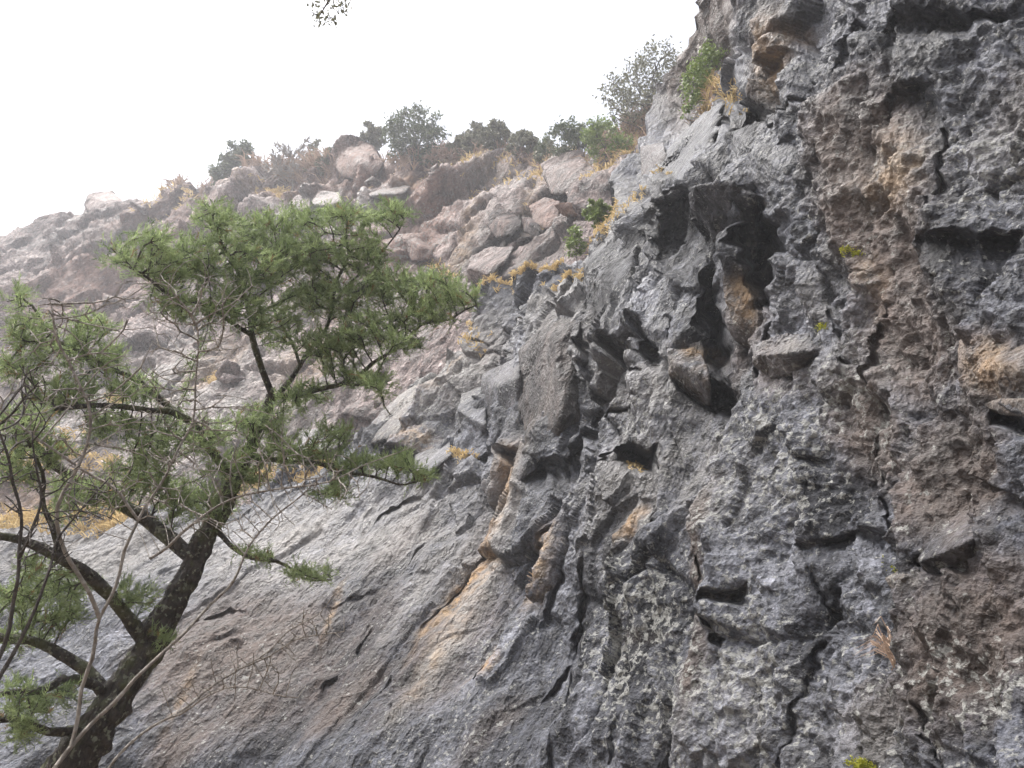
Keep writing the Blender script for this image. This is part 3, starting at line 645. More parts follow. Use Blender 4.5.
def merge(parts):
    Vs, Fs, o = [], [], 0
    for V, F in parts:
        Vs.append(V); Fs.append(F + o); o += len(V)
    return np.concatenate(Vs), np.concatenate(Fs)

def colonize(nodes, parent, attr, step, kill, infl, iters, rng, bias=(0, 0, 0), jit=.25):
    nodes = list(map(np.asarray, nodes)); parent = list(parent); A = np.array(attr); N0 = np.array(nodes)
    bd = np.full(len(A), 1e9); bi = np.zeros(len(A), int)
    def upd(newp, off):
        nonlocal bd, bi
        d = np.linalg.norm(A[:, None] - newp[None], axis=2); k = d.argmin(1); m = d[np.arange(len(A)), k]
        w = m < bd; bd = np.where(w, m, bd); bi = np.where(w, k + off, bi)
    upd(N0, 0); kids = {}
    bias = np.array(bias)
    for _ in range(iters):
        act = bd < infl
        if not act.any(): break
        acc = {}
        idx = bi[act]; dirs = A[act] - np.array(nodes)[idx]; dirs /= np.linalg.norm(dirs, axis=1, keepdims=True) + 1e-9
        un, inv = np.unique(idx, return_inverse=True); S = np.zeros((len(un), 3)); np.add.at(S, inv, dirs)
        new, off = [], len(nodes)
        for u, s in zip(un, S):
            if kids.get(u, 0) >= 4: bd[bi == u] = np.where(bd[bi == u] < infl, 1e8, bd[bi == u]); continue
            s = s / (np.linalg.norm(s) + 1e-9) + bias + rng.normal(size=3) * jit; s /= np.linalg.norm(s) + 1e-9
            new.append(nodes[u] + s * step); parent.append(int(u)); kids[u] = kids.get(u, 0) + 1
        if not new: break
        nodes.extend(new); upd(np.array(new), off)
        keep = bd > kill; A, bd, bi = A[keep], bd[keep], bi[keep]
        if len(A) == 0: break
    return np.array(nodes), np.array(parent)

def relax(nd, pr, n0, it=3):
    for _ in range(it):
        acc = np.zeros_like(nd); c = np.zeros(len(nd)); k = np.arange(n0, len(nd)); np.add.at(acc, pr[k], nd[k]); np.add.at(c, pr[k], 1)
        k = k[c[k] > 0]; nd = nd.copy(); nd[k] = .4 * nd[k] + .3 * nd[pr[k]] + .3 * acc[k] / c[k][:, None]
    return nd

def pipe_radii(parent, r0, exp=2.4):
    n = len(parent); acc = np.zeros(n); child = np.zeros(n, int)
    for k in range(n - 1, -1, -1):
        if child[k] == 0: acc[k] = r0 ** exp
        p = parent[k]
        if p >= 0: acc[p] += acc[k]; child[p] += 1
    return acc ** (1 / exp), child

def orient(d, rng):
    d = d / (np.linalg.norm(d, axis=1, keepdims=True) + 1e-9)
    u = np.cross(d, rng.normal(size=d.shape)); u /= np.linalg.norm(u, axis=1, keepdims=True) + 1e-9
    return d, u, np.cross(d, u)

def needle_sprays(base, dirs, L, rng, per=14, nl=.03, nw=.0045):
    """shoots: a ring of narrow needles angled forward along each shoot"""
    n = len(base); d, u, v = orient(dirs, rng); t = (np.arange(per) + rng.random((n, per))) / per
    ang = rng.random((n, per)) * 6.283
    rad = np.cos(ang)[..., None] * u[:, None] + np.sin(ang)[..., None] * v[:, None]
    o = base[:, None] + d[:, None] * (t * L[:, None])[..., None]
    nd = rad * .75 + d[:, None] * .8 + np.array([0, 0, .25]); nd /= np.linalg.norm(nd, axis=-1, keepdims=True)
    tip = o + nd * nl * rng.uniform(.7, 1.2, (n, per, 1)); w = np.cross(nd, rng.normal(size=nd.shape)); w /= np.linalg.norm(w, axis=-1, keepdims=True) + 1e-9
    V = np.stack([o - w * nw * .65, o + w * nw * .65, tip], 2).reshape(-1, 3)
    F = np.arange(len(V)).reshape(-1, 3)
    tint = np.repeat(np.clip(rng.normal(.45, .28, n), 0, 1), per * 3)
    return V, F, np.stack([tint, tint, np.repeat((rng.random(n) < .025) * .9, per * 3)], 1)

def leaves(cent, size, rng, up=.4):
    n = len(cent); d, u, v = orient(rng.normal(size=(n, 3)) + np.array([0, 0, up]), rng)
    s = (size * rng.uniform(.6, 1.3, n))[:, None]
    V = np.stack([cent - u * s, cent + v * s * .45 + d * s * .12, cent + u * s, cent - v * s * .45 + d * s * .12], 1).reshape(-1, 3)
    tint = np.repeat(np.clip(rng.normal(.45, .25, n), 0, 1), 4)
    return V, np.arange(4 * n).reshape(-1, 4), np.stack([tint, tint, 0 * tint], 1)

# ---- the leaning fir in front of the cliff
def build_fir():
    rng = np.random.default_rng(21); D0 = 6.6
    def W(pts): p = np.array(pts, float); return at(p[:, 0], p[:, 1], D0 + p[:, 2])
    trunk_px = [(68, 770, 0), (92, 735, 0), (122, 690, .02), (152, 640, .05), (184, 582, .1), (208, 535, .15), (232, 485, .2), (256, 435, .3), (272, 396, .35)]
    tp = W(trunk_px); base = tp[0] + np.array([-.30, 0.02, -1.2]); root2 = base + np.array([-.25, 0, -1.0])
    path = catmull(np.concatenate([[root2, base], tp]), 260)
    rad = .86 * np.interp(np.linspace(0, 1, 260), [0, .15, .3, .5, .7, .85, 1], [.24, .19, .15, .118, .092, .068, .046])
    root = empty('fir_tree', tuple(root2))
    def part(name, V, F, m, attrs=None): o = mesh_np(name, V - root2, F, m, root, attrs=attrs); return o
    V, F = tube(path, rad, 28, .34, 3); part('trunk', V, F, M_BARK)
    limbs = [  # pixel path with depth offset, start and end radius
        ([(148, 648, .05), (112, 598, -.1), (62, 558, -.3), (20, 538, -.4), (-40, 524, -.5), (-130, 480, -.6), (-190, 420, -.6)], .085, .014),
        ([(112, 705, .0), (84, 668, .1), (40, 646, .2), (-30, 626, .3), (-120, 600, .4), (-190, 560, .5)], .085, .014),
        ([(104, 692, .0), (70, 676, -.3), (30, 686, -.5), (-20, 700, -.6), (-100, 690, -.7)], .06, .012),
        ([(90, 735, .0), (45, 728, -.3), (-20, 716, -.5), (-110, 700, -.6)], .06, .012),
        ([(214, 528, .15), (245, 556, -.1), (290, 570, -.2), (332, 582, -.3)], .045, .012),
        ([(234, 478, .2), (178, 414, .1), (140, 407, .0), (84, 404, .0), (28, 409, -.1)], .055, .022),
        ([(196, 560, .1), (128, 506, .5), (88, 482, .6), (56, 462, .7), (0, 418, .8), (-70, 360, .8), (-110, 300, .8)], .10, .014),
        ([(272, 396, .35), (254, 345, .3), (244, 300, .3), (232, 258, .3), (218, 214, .3)], .06, .016),
        ([(280, 392, .35), (312, 352, .5), (336, 300, .5), (346, 258, .5), (352, 228, .5)], .05, .014),
        ([(272, 396, .35), (330, 388, .1), (380, 362, .0), (430, 325, .0), (474, 304, .0)], .05, .013),
        ([(246, 456, .25), (320, 466, .0), (375, 476, -.2), (428, 480, -.3)], .045, .012),
        ([(252, 335, .3), (205, 305, .0), (158, 285, -.1), (118, 258, -.2)], .04, .012),
        ([(178, 414, .1), (128, 376, .3), (66, 345, .4), (18, 300, .5)], .045, .014),
        ([(330, 310, .5), (370, 262, .8), (400, 222, .9)], .03, .01), ([(345, 384, .1), (378, 388, -.3), (392, 410, -.5)], .025, .01),
        ([(300, 365, .45), (270, 290, .8), (282, 235, 1.0)], .03, .01), ([(62, 558, -.3), (40, 480, -.5), (20, 420, -.6)], .035, .012),
    ]
    nodes, par, rad_fix = [], [], {}
    step = .085
    for pts, r0, r1 in limbs:
        w = W(pts); ln = np.linalg.norm(np.diff(w, axis=0), axis=1).sum(); n = max(6, int(ln / step)); c = catmull(w, n)
        c = c + np.stack([perlin(c * 3 + 9, k) for k in (1, 2, 3)], 1) * .09 * np.linspace(0, 1, n)[:, None] ** .5
        V, F = tube(c, np.linspace(r0, r1, n) * (.62 if pts[-1][0] < 40 else .48), 9, .2, 8); part('limb', V, F, M_BARK)
        for k in range(n):
            nodes.append(c[k]); par.append(len(nodes) - 2 if k else -1)
    nfix = len(nodes)
    clumps = [  # x, y, radius x, radius y, weight, depth offset
        (214, 222, 20, 22, 1, .3), (200, 262, 30, 26, 1.2, .2), (160, 272, 28, 24, 1, 0), (122, 258, 16, 16, .7, -.2), (262, 232, 26, 18, 1, .8), (300, 222, 24, 15, .9, .9), (345, 222, 26, 16, 1.1, .6), (388, 218, 26, 14, 1.1, .8),
        (300, 260, 34, 24, 1.3, .5), (355, 258, 34, 22, 1.3, .5), (255, 275, 28, 26, 1, .2), (232, 310, 34, 22, .8, 0), (180, 305, 32, 18, .8, -.1), (320, 300, 40, 22, 1.2, .4), (385, 290, 34, 20, 1.2, .2), (430, 290, 32, 18, 1.3, 0),
        (458, 300, 22, 14, 1, 0), (425, 318, 32, 14, 1, -.1), (370, 330, 36, 18, 1, 0), (400, 345, 24, 12, .7, -.2), (330, 350, 34, 20, .6, .2), (375, 388, 18, 10, .6, -.4), (275, 330, 30, 22, .5, .3),
        (18, 305, 12, 18, .6, .5), (30, 335, 24, 20, .9, .4), (66, 352, 28, 18, .8, .3), (20, 372, 26, 16, .7, .3), (100, 360, 26, 14, .5, .2), (22, 428, 28, 18, 1.1, -.5), (50, 455, 26, 16, .7, -.5), (14, 465, 16, 26, .6, -.5),
        (110, 425, 30, 18, .6, .1), (150, 450, 30, 20, .7, .1), (60, 400, 40, 20, .8, .2), (90, 330, 24, 16, .6, .3), (130, 390, 30, 16, .6, .2), (80, 500, 40, 18, .6, .4), (140, 480, 36, 20, .6, .3), (150, 240, 20, 12, .6, 0), (240, 250, 24, 20, .8, .5), (350, 380, 30, 14, .5, .1), (300, 400, 30, 16, .5, .2), (200, 440, 34, 22, .8, .1), (260, 425, 26, 18, .8, .2), (240, 470, 34, 22, .9, .1), (290, 455, 34, 18, .8, 0), (330, 440, 24, 16, .4, 0), (180, 500, 30, 24, .6, .3), (215, 510, 24, 16, .9, .2),
        (350, 468, 28, 14, .9, -.1), (395, 468, 24, 12, .9, -.3), (420, 478, 14, 9, .8, -.3), (330, 495, 22, 10, .5, -.2), (308, 578, 26, 9, 1.2, -.25), (255, 560, 18, 7, .7, -.1),
        (60, 590, 34, 16, .9, .1), (20, 600, 26, 14, .9, .1), (30, 570, 16, 10, .3, -.2), (20, 640, 24, 15, .8, .3), (60, 620, 22, 12, .6, .2), (24, 712, 28, 10, .6, -.5), (50, 700, 24, 10, .5, -.4), (20, 735, 20, 8, .5, -.5), (20, 690, 14, 6, .3, -.5), (-70, 490, 40, 20, .8, -.5), (-150, 440, 40, 24, .9, -.6), (-80, 350, 40, 24, .8, .8), (-110, 600, 50, 20, .8, .4), (-180, 560, 30, 20, .6, .5), (-80, 690, 40, 14, .7, -.6), (130, 600, 20, 16, .3, -.1), (165, 645, 10, 6, .2, -.1)]
    att = []
    for (x, y, rx, ry, w, dz) in clumps:
        n = int(190 * w * math.sqrt(rx * ry) / 22); a = rng.normal(size=(n, 3)); a /= np.linalg.norm(a, axis=1, keepdims=True); a *= rng.random((n, 1)) ** .4
        att.append(at(x + a[:, 0] * rx * 1.0, y + a[:, 1] * ry * .92 - 2, D0 + dz + a[:, 2] * .34))
    att = np.concatenate(att)
    nd, pr = colonize(nodes, par, att, .07, .075, 1.6, 70, rng, bias=(.05, 0, .10), jit=.18); nd = relax(nd, pr, nfix, 2)
    rr_, ch = pipe_radii(pr, .0035); k = np.arange(nfix, len(nd)); a, b = nd[pr[k]], nd[k]
    ra = np.where(pr[k] < nfix, np.minimum(rr_[k] * 1.15, .02), np.minimum(rr_[pr[k]], .022)); rb = np.minimum(rr_[k], .022)
    V, F = frusta(a, b, ra, rb, 4); part('twigs', V, F, M_TWIG_DARK)['kind'] = 'stuff'
    sel = k[rr_[k] < .0125]; dirs = nd[sel] - nd[pr[sel]]; dirs /= np.linalg.norm(dirs, axis=1, keepdims=True)
    reps = 5; base_ = np.repeat(nd[sel], reps, 0); dd = np.repeat(dirs, reps, 0)
    side = rng.normal(size=dd.shape) * .55; dd = dd * .8 + side + np.array([.10, 0, .28])
    base_ = base_ + rng.normal(size=base_.shape) * .012
    V, F, T = needle_sprays(base_, dd, rng.uniform(.06, .13, len(base_)), rng, per=14, nl=.038, nw=.0052)
    o = part('crown', V, F, M_NEEDLE, {'tint': T}); o['kind'] = 'stuff'
    tag(root, 'leaning green fir with mossy dark trunk in front of the cliff', 'tree')
    return len(sel)
nsel = build_fir()
print('fir shoots', nsel)

# ---- bare pale shrubs in front of the fir
def bare_shrub(name, label, stems, clumps, D0, seed, r0=.0024, step=.06, n0=40, mat=None):
    rng = np.random.default_rng(seed)
    def W(pts): p = np.array(pts, float); return at(p[:, 0], p[:, 1], D0 + p[:, 2])
    root = empty(name, tuple(W(stems[0][0])[0])); o0 = np.array(root.location); nodes, par = [], []
    for pts, ra, rb in stems:
        w = W(pts); ln = np.linalg.norm(np.diff(w, axis=0), axis=1).sum(); n = max(6, int(ln / step)); c = catmull(w, n)
        c = c + np.stack([perlin(c * 4 + seed, k) for k in (4, 5, 6)], 1) * .03
        V, F = tube(c, np.linspace(ra, rb, n), 6, .1, 2); mesh_np('stem', V - o0, F, mat or M_TWIG, root)
        for k in range(n): nodes.append(c[k]); par.append(len(nodes) - 2 if k else -1)
    nf = len(nodes); att = []
    for (x, y, rx, ry, w) in clumps:
        n = int(n0 * w); a = rng.normal(size=(n, 3)); a /= np.linalg.norm(a, axis=1, keepdims=True); a *= rng.random((n, 1)) ** .45
        att.append(at(x + a[:, 0] * rx, y + a[:, 1] * ry, D0 + a[:, 2] * .5))
    nd, pr = colonize(nodes, par, np.concatenate(att), step, step * 1.1, 3, 60, rng, bias=(0, 0, .12), jit=.16); nd = relax(nd, pr, nf)
    rr_, ch = pipe_radii(pr, r0); k = np.arange(nf, len(nd)); cap = .009
    V, F = frusta(nd[pr[k]], nd[k], np.minimum(np.where(pr[k] < nf, rr_[k] * 1.1, rr_[pr[k]]), cap), np.minimum(rr_[k], cap), 4)
    mesh_np('twigs', V - o0, F, mat or M_TWIG, root)['kind'] = 'stuff'
    return tag(root, label, 'shrub', 'bare shrubs in front of the fir')

bare_shrub('bare_shrub', 'bare pale shrub with many fine twigs in front of the fir trunk',
           [([(20, 850, 0), (70, 745, 0), (150, 665, 0), (225, 588, .1), (262, 530, .1), (330, 470, .1)], .014, .004), ([(70, 745, 0), (100, 620, -.1), (140, 520, -.1), (190, 420, 0), (200, 330, 0)], .011, .004),
            ([(100, 620, -.1), (60, 520, -.2), (90, 430, -.2), (60, 340, -.1), (50, 300, 0)], .012, .004), ([(140, 520, -.1), (90, 470, 0), (40, 440, 0), (0, 410, .1)], .009, .004), ([(150, 560, 0), (230, 500, 0), (330, 480, 0), (420, 440, .1)], .009, .003)],
           [(60, 400, 70, 70, 1.6), (150, 400, 70, 80, 2), (120, 490, 90, 50, 1.8), (230, 450, 70, 60, 1.8), (310, 480, 70, 40, 1.2), (200, 310, 70, 60, .9), (140, 300, 40, 40, .5), (60, 330, 50, 40, .5), (240, 520, 60, 30, .8)], 4.9, 5, n0=210)
bare_shrub('bare_shrub', 'thin bare shrub with brown twigs spreading low across the slab',
           [([(60, 860, 0), (110, 768, 0), (170, 715, 0), (240, 668, .1), (300, 625, .1), (345, 585, .1)], .010, .003), ([(170, 715, 0), (230, 690, -.1), (300, 695, -.1)], .006, .003), ([(240, 668, .1), (300, 640, 0), (345, 632, 0)], .005, .003)],
           [(260, 660, 60, 25, 1), (310, 630, 40, 25, 1), (200, 690, 50, 20, .6), (290, 690, 30, 10, .3)], 5.2, 9, n0=70, r0=.0026)
bare_shrub('bare_shrub', 'bare shrub with upright brown twigs at the far left edge',
           [([(-60, 900, 0), (-10, 700, 0), (20, 560, 0), (10, 470, 0), (-5, 420, 0)], .012, .005), ([(20, 560, 0), (40, 500, 0), (30, 440, 0)], .009, .004), ([(-10, 700, 0), (40, 600, 0), (60, 540, .1), (110, 480, .1)], .010, .004)],
           [(10, 470, 30, 50, 1.6), (40, 540, 40, 40, 1), (80, 500, 50, 40, 1), (30, 400, 30, 50, .8)], 4.6, 13, n0=150, mat=M_TWIG_DARK)

# ---- trees and shrubs on the slope and skyline
def far_plant(name, label, cat, px, py, wpx, hpx, style, mat, seed, S=FAR, lean=0.0, lobes=None, sink=.3, dens=1.0, leaf=None, group='trees and shrubs along the skyline'):
    rng = np.random.default_rng(seed); b = lookup(S, px, py); d = np.linalg.norm(b - CAM); u = d / FPX
    w, h = wpx * u * .5, hpx * u / max(.3, (project(b)[1] - project(b + np.array([0, 0, u * 10]))[1]) / 10); root = empty(name, tuple(b)); upv = np.array([0, 0, 1.0])
    right = np.array([1.0, 0, 0]); lo = lobes or [(0, .55, 1, .5)]
    att = []
    for (lx, lz, sx, sz) in lo:
        n = int(95 * dens * sx); a = rng.normal(size=(n, 3)); a /= np.linalg.norm(a, axis=1, keepdims=True); a *= rng.random((n, 1)) ** .45
        att.append(np.stack([lx * w + a[:, 0] * sx * w + lean * (lz + a[:, 2] * sz) * h, a[:, 1] * sx * w * .9, lz * h + a[:, 2] * sz * h], 1))
    att = np.concatenate(att); att = att[att[:, 2] > .02 * h]
    step = max(h, 2 * w) / 15
    st = np.array([[lean * h * t * .5, 0, h * t * .45 - sink * (1 - t)] for t in np.linspace(0, 1, 5)])
    nd, pr = colonize(st, [-1, 0, 1, 2, 3], att, step, step * .9, 9, 40, rng, bias=(0, 0, .2), jit=.3)
    rr_, ch = pipe_radii(pr, .0065 * h * .35); k = np.arange(1, len(nd))
    V, F = frusta(nd[pr[k]], nd[k], np.minimum(rr_[pr[k]], .05 * h), np.minimum(rr_[k], .05 * h), 5)
    mesh_np('trunk' if cat == 'tree' else 'stem', V, F, M_TWIG if style == 'bare' else M_TWIG_DARK, root)
    if style == 'bare':
        m = 7; c = np.repeat(nd[5:], m, 0); dr = np.repeat(nd[5:] - nd[pr[5:]], m, 0); dr = dr / np.linalg.norm(dr, axis=1, keepdims=True) + rng.normal(size=dr.shape) * .45 + np.array([0, 0, .5])
        e = c + dr * step * rng.uniform(.5, 1.4, (len(c), 1)); V, F = frusta(c, e, np.full(len(c), .011 * u * 60), np.full(len(c), .004 * u * 60), 3)
        o = mesh_np('crown', V, F, mat, root); o['kind'] = 'stuff'
    else:
        nl = {'dense': 36, 'airy': 27, 'pine': 34}[style]; tips = nd[5:][rr_[5:] < np.percentile(rr_[5:], 80)]
        c = np.repeat(tips, nl, 0); c = c + rng.normal(size=c.shape) * step * (.55 if style != 'airy' else .45) * np.array([1, 1, .7 if style == 'pine' else .9])
        V, F, T = leaves(c, (leaf or 1.9) * u, rng)
        o = mesh_np('crown', V, F, mat, root, attrs={'tint': T}); o['kind'] = 'stuff'
    return tag(root, label, cat, group)

far_plant('shrub', 'round dark evergreen shrub on the left skyline', 'shrub', 234, 188, 42, 42, 'dense', M_LEAF_DARK, 1, lobes=[(.1, .62, .85, .36), (-.4, .3, .6, .28)])
far_plant('shrub', 'wispy grey leafless shrub on the skyline right of the round evergreen', 'shrub', 282, 180, 60, 52, 'bare', M_TWIG, 2, lobes=[(-.2, .5, .8, .45), (.35, .65, .5, .35)], lean=-.1)
far_plant('conifer', 'slim pale spire among leafless twigs left of the rounded boulder', 'tree', 302, 168, 18, 38, 'airy', M_LEAF_OLIVE, 3, lobes=[(0, .4, .9, .3), (0, .8, .4, .25)])
far_plant('shrub', 'small olive green shrub left of the rounded skyline boulder', 'shrub', 320, 166, 24, 26, 'dense', M_LEAF_OLIVE, 4, lobes=[(-.2, .4, .8, .3), (.1, .75, .45, .3)])
far_plant('pine_tree', 'spreading pine on the skyline right of the rounded boulder', 'tree', 410, 166, 74, 62, 'pine', M_LEAF_DARK, 5, lobes=[(.15, .8, .55, .16), (-.35, .62, .6, .14), (.45, .6, .45, .16), (-.1, .42, .7, .18), (.3, .3, .5, .2)], dens=.8)
far_plant('shrub', 'low yellowish shrub behind the rounded skyline boulder', 'shrub', 368, 146, 36, 22, 'airy', M_LEAF_OLIVE, 6, lobes=[(0, .5, .9, .4)])
far_plant('shrub', 'reddish brown leafless shrub under the skyline pine', 'shrub', 440, 168, 44, 34, 'bare', M_REDGRASS, 7, lobes=[(0, .5, .95, .4)])
for k, (x, y, w, h) in enumerate([(458, 152, 36, 30), (474, 153, 30, 34), (496, 155, 38, 28), (522, 155, 40, 32), (541, 156, 28, 28)]):
    lab = ['pale misty shrub on the skyline just right of the pine', 'misty pointed bush, second right of the skyline pine', 'misty low bush at the middle of the skyline dip', 'misty green bush left of the dark skyline evergreen', 'small misty bush touching the dark skyline evergreen'][k]
    far_plant('shrub', lab, 'shrub', x, y, w, h, 'airy', M_LEAF_OLIVE, 20 + k, lobes=[(0, .45, .9, .36), (.1, .8, .4, .2)])
far_plant('shrub', 'dark rounded evergreen shrub above the orange topped boulder', 'shrub', 574, 160, 78, 50, 'dense', M_LEAF_DARK, 8, lobes=[(-.2, .6, .7, .32), (.4, .62, .55, .36)])
far_plant('shrub', 'green shrub beside the dark evergreen over bare brown soil', 'shrub', 606, 170, 56, 54, 'dense', M_LEAF_GREEN, 9, lobes=[(-.1, .6, .7, .34), (.5, .4, .5, .28)], dens=.8)
far_plant('broadleaf_tree', 'tall airy evergreen tree against the sky left of the rock tower', 'tree', 646, 138, 92, 96, 'airy', M_LEAF_OLIVE, 10, lobes=[(.3, .82, .5, .16), (-.1, .62, .55, .2), (-.55, .45, .4, .22), (.4, .45, .5, .22), (-.3, .25, .5, .18)], dens=2.0, lean=.1)
far_plant('shrub', 'bright green bush growing on the rock tower ledge', 'shrub', 700, 102, 56, 62, 'dense', M_LEAF_GREEN, 11, S=NEAR, lobes=[(.2, .72, .6, .26), (-.2, .4, .6, .28), (-.5, .15, .35, .2)], dens=.8, group='bushes on the cliff ledges')
far_plant('shrub', 'small yellow green bush with thin stem on the grey ledge', 'shrub', 562, 262, 28, 56, 'airy', M_LEAF_GREEN, 12, S=NEAR, lobes=[(-.1, .72, .8, .28)], group='bushes on the cliff ledges')
far_plant('shrub', 'low olive bush right of the thin stemmed bush on the ledge', 'shrub', 598, 232, 34, 34, 'airy', M_LEAF_GREEN, 14, S=NEAR, lobes=[(0, .6, .9, .35)], group='bushes on the cliff ledges')

# ---- leafy twig hanging into the top of the frame from a tree overhead
def overhead():
    rng = np.random.default_rng(31); D0 = 7.0
    p = at(np.array([430, 400, 370, 345, 328, 318.]), np.array([-160, -110, -60, -25, 2, 18.]), np.full(6, D0)); root = empty('overhanging_branch', tuple(p[0])); o0 = p[0]
    c = catmull(p, 40); V, F = tube(c, np.linspace(.02, .003, 40), 6); mesh_np('branch', V - o0, F, M_TWIG_DARK, root)
    att = at(rng.uniform(308, 350, 90), rng.uniform(-40, 24, 90), D0 + rng.uniform(-.2, .2, 90))
    nd, pr = colonize(list(c[::2]), [-1] + list(range(len(c[::2]) - 1)), att, .05, .05, 1, 20, rng, jit=.3); n0 = len(c[::2])
    V, F = frusta(nd[pr[n0:]], nd[n0:], np.full(len(nd) - n0, .003), np.full(len(nd) - n0, .002), 3); mesh_np('twigs', V - o0, F, M_TWIG_DARK, root)['kind'] = 'stuff'
    cc = np.repeat(nd[n0:], 3, 0) + rng.normal(size=((len(nd) - n0) * 3, 3)) * .025; V, F, T = leaves(cc, .022, rng)
    mesh_np('leaf_spray', V - o0, F, M_LEAF_OLIVE, root, attrs={'tint': T})['kind'] = 'stuff'
    tag(root, 'leafy twig hanging alone into the white sky at the top', 'branch')
overhead()

# ---- dry grass on ledges and in gullies
def grass(name, label, patches, mat, seed):
    rng = np.random.default_rng(seed); Vs, Fs, Ts, off = [], [], [], 0
    for S, pts, wid, n, lp in patches:
        P = np.array(pts, float); t = rng.random(n) * (len(P) - 1); k = np.minimum(t.astype(int), len(P) - 2); f = (t - k)[:, None]
        q = P[k] * (1 - f) + P[k + 1] * f + rng.normal(size=(n, 2)) * wid
        cl = q + rng.normal(size=q.shape) * 1.2
        for (x, y) in cl:
            b = lookup(S, x, y); u = np.linalg.norm(b - CAM) / FPX; m = 5
            L = lp * .72 * u * rng.uniform(.4, 1.3, m); az = rng.random(m) * 6.283; sp = rng.uniform(.4, 1.9, m)
            d = np.stack([np.cos(az) * sp, np.sin(az) * sp - .3, np.full(m, 1.0)], 1); d /= np.linalg.norm(d, axis=1, keepdims=True)
            o = b + rng.normal(size=(m, 3)) * 1.3 * u; mid = o + d * L[:, None] * .6; tip = mid + (d * np.array([1.3, 1.3, -.1]) + np.array([0, 0, -.35])) * L[:, None] * .5
            w = np.cross(d, [0, 1, .2]); w /= np.linalg.norm(w, axis=1, keepdims=True); w = w * .55 * u
            Vs.append(np.stack([o - w, o + w, mid + w * .8, mid - w * .8, mid - w * .8, mid + w * .8, tip + w * .1, tip - w * .1], 1).reshape(-1, 3))
            Ts.append(np.repeat(np.clip(rng.normal(.5, .25, m), 0, 1), 8))
    V = np.concatenate(Vs); T = np.concatenate(Ts)
    o = mesh_np(name, V, np.arange(len(V)).reshape(-1, 4), mat, attrs={'tint': np.stack([T, T, 0 * T], 1)})
    return tag(o, label, 'grass', kind='stuff')
grass('dry_grass', 'straw coloured dry grass on ledges and gullies of the cliff', [
    (NEAR, [(486, 296), (505, 274), (530, 258), (548, 240)], 2.5, 170, 9), (NEAR, [(538, 285), (560, 276), (582, 266)], 2, 150, 8), (NEAR, [(584, 250), (600, 240), (615, 225), (628, 205), (640, 190)], 3, 130, 9),
    (NEAR, [(690, 108), (702, 95), (716, 80), (722, 98)], 5, 170, 12), (FAR, [(600, 172), (622, 158), (640, 142)], 4, 130, 11), (FAR, [(560, 152), (580, 152), (586, 160)], 3, 100, 9), (FAR, [(530, 165), (545, 156)], 3, 50, 8),
    (FAR, [(582, 190), (596, 186)], 2, 50, 7), (FAR, [(524, 198), (536, 194)], 2, 50, 7), (FAR, [(425, 158), (450, 158), (480, 154)], 4, 120, 9), (FAR, [(262, 188), (282, 186)], 4, 60, 8), (FAR, [(345, 194), (360, 190)], 3, 40, 8),
    (FAR, [(140, 215), (170, 210), (200, 200)], 5, 60, 7), (FAR, [(420, 250), (440, 262), (436, 275)], 4, 60, 8), (FAR, [(470, 180), (490, 172), (520, 160)], 6, 60, 8),
    (NEAR, [(-5, 520), (50, 518), (100, 513), (130, 508)], 4, 300, 13), (FAR, [(0, 490), (60, 480), (120, 470)], 8, 160, 14), (NEAR, [(290, 466), (330, 462)], 3, 110, 11), (NEAR, [(440, 448), (462, 446)], 2, 60, 9),
    (NEAR, [(475, 325), (470, 350)], 4, 40, 7), (FAR, [(110, 402), (130, 404)], 3, 60, 10), (FAR, [(200, 372), (216, 366)], 2, 40, 9), (FAR, [(222, 470), (260, 460), (330, 458)], 5, 140, 12), 
    (NEAR, [(620, 462), (630, 464)], 1.5, 25, 7), (NEAR, [(655, 172), (662, 162)], 2, 30, 8)], M_GRASS, 3)
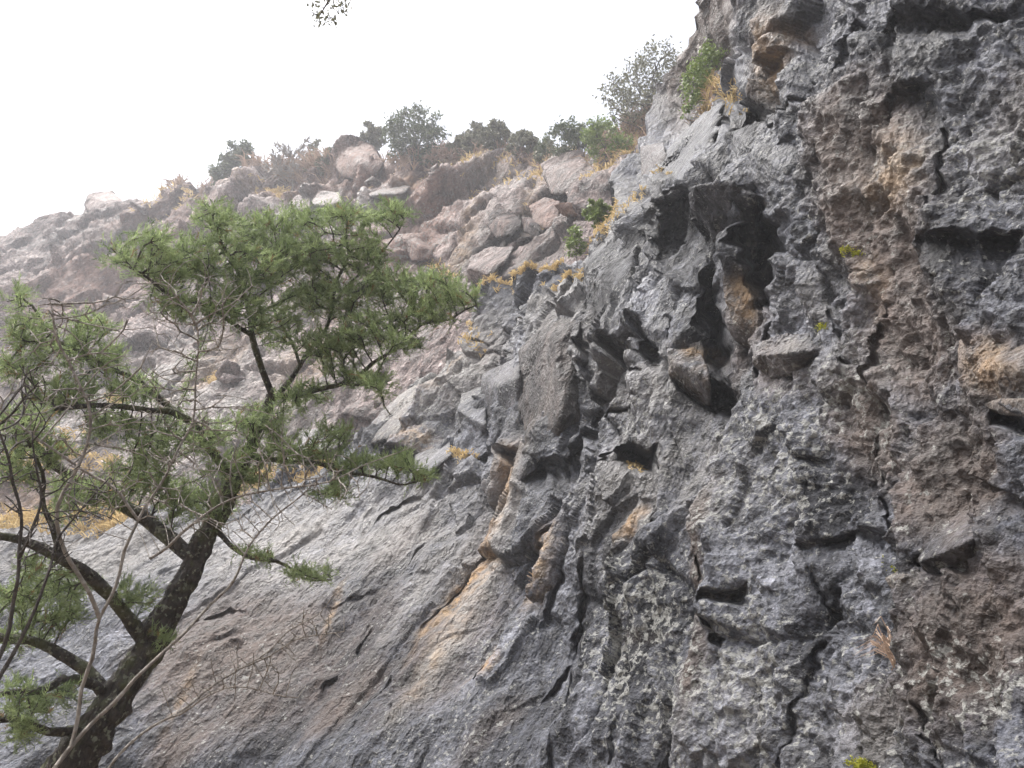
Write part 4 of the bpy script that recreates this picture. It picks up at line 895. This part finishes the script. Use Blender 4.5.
grass('brush', 'leafless reddish brush joining the bushes along the skyline', [
    (FAR, [(245, 172), (275, 166), (310, 164), (332, 160)], 4, 120, 22), (FAR, [(385, 160), (420, 156), (455, 148), (480, 150)], 4, 150, 20), (FAR, [(595, 158), (620, 148), (645, 130), (665, 112)], 6, 190, 26),
    (FAR, [(170, 196), (200, 186), (222, 180)], 3, 60, 14), (FAR, [(490, 152), (550, 154)], 3, 70, 15), (NEAR, [(668, 120), (690, 100), (715, 85)], 6, 60, 14)], M_REDGRASS, 8)
grass('dead_stalks', 'reddish dead grass stalks on the lower right rock face', [(NEAR, [(866, 648), (858, 640)], 2.5, 16, 52), (NEAR, [(884, 650), (866, 655)], 4, 8, 30)], M_REDGRASS, 4)
grass('moss', 'yellow green moss cushions in cracks of the right wall', [(NEAR, [(842, 760), (852, 762)], 2.0, 90, 7), (NEAR, [(866, 602), (867, 610)], 1.2, 45, 5), (NEAR, [(848, 250), (851, 252)], 1.2, 40, 5), (NEAR, [(808, 323), (812, 326)], 1.5, 40, 5), (NEAR, [(856, 555), (870, 568)], 2, 40, 5)], M_MOSS, 6)

# ------------------------------------------------------------------ haze: one box of thin pale mist round everything
def haze_box(lo, hi, dens):
    lo, hi = np.array(lo, float), np.array(hi, float)
    V = np.array([[(lo, hi)[(k >> 0) & 1][0], (lo, hi)[(k >> 1) & 1][1], (lo, hi)[(k >> 2) & 1][2]] for k in range(8)])
    F = np.array([[0, 2, 3, 1], [4, 5, 7, 6], [0, 1, 5, 4], [2, 6, 7, 3], [0, 4, 6, 2], [1, 3, 7, 5]])
    m = bpy.data.materials.new('mist'); m.use_nodes = True; N = m.node_tree.nodes; N.remove(N['Principled BSDF'])
    v = N.new('ShaderNodeVolumePrincipled'); v.inputs['Color'].default_value = (.93, .95, 1, 1); v.inputs['Density'].default_value = dens; v.inputs['Anisotropy'].default_value = .3
    m.node_tree.links.new(v.outputs[0], N['Material Output'].inputs['Volume'])
    o = mesh_np('haze', V, F, m, smooth=False); tag(o, 'thin pale mist over the upper slope', kind='stuff')
    return o
allz = max(float(NEAR.V[:, 2].max()), float(FAR.V[:, 2].max()))
haze_box((-310, -310, -4), (310, 310, allz + 8), .0017)
print('top', allz, 'tris', sum(len(o.data.loop_triangles) or len(o.data.polygons) * 2 for o in scene.objects if o.type == 'MESH'))
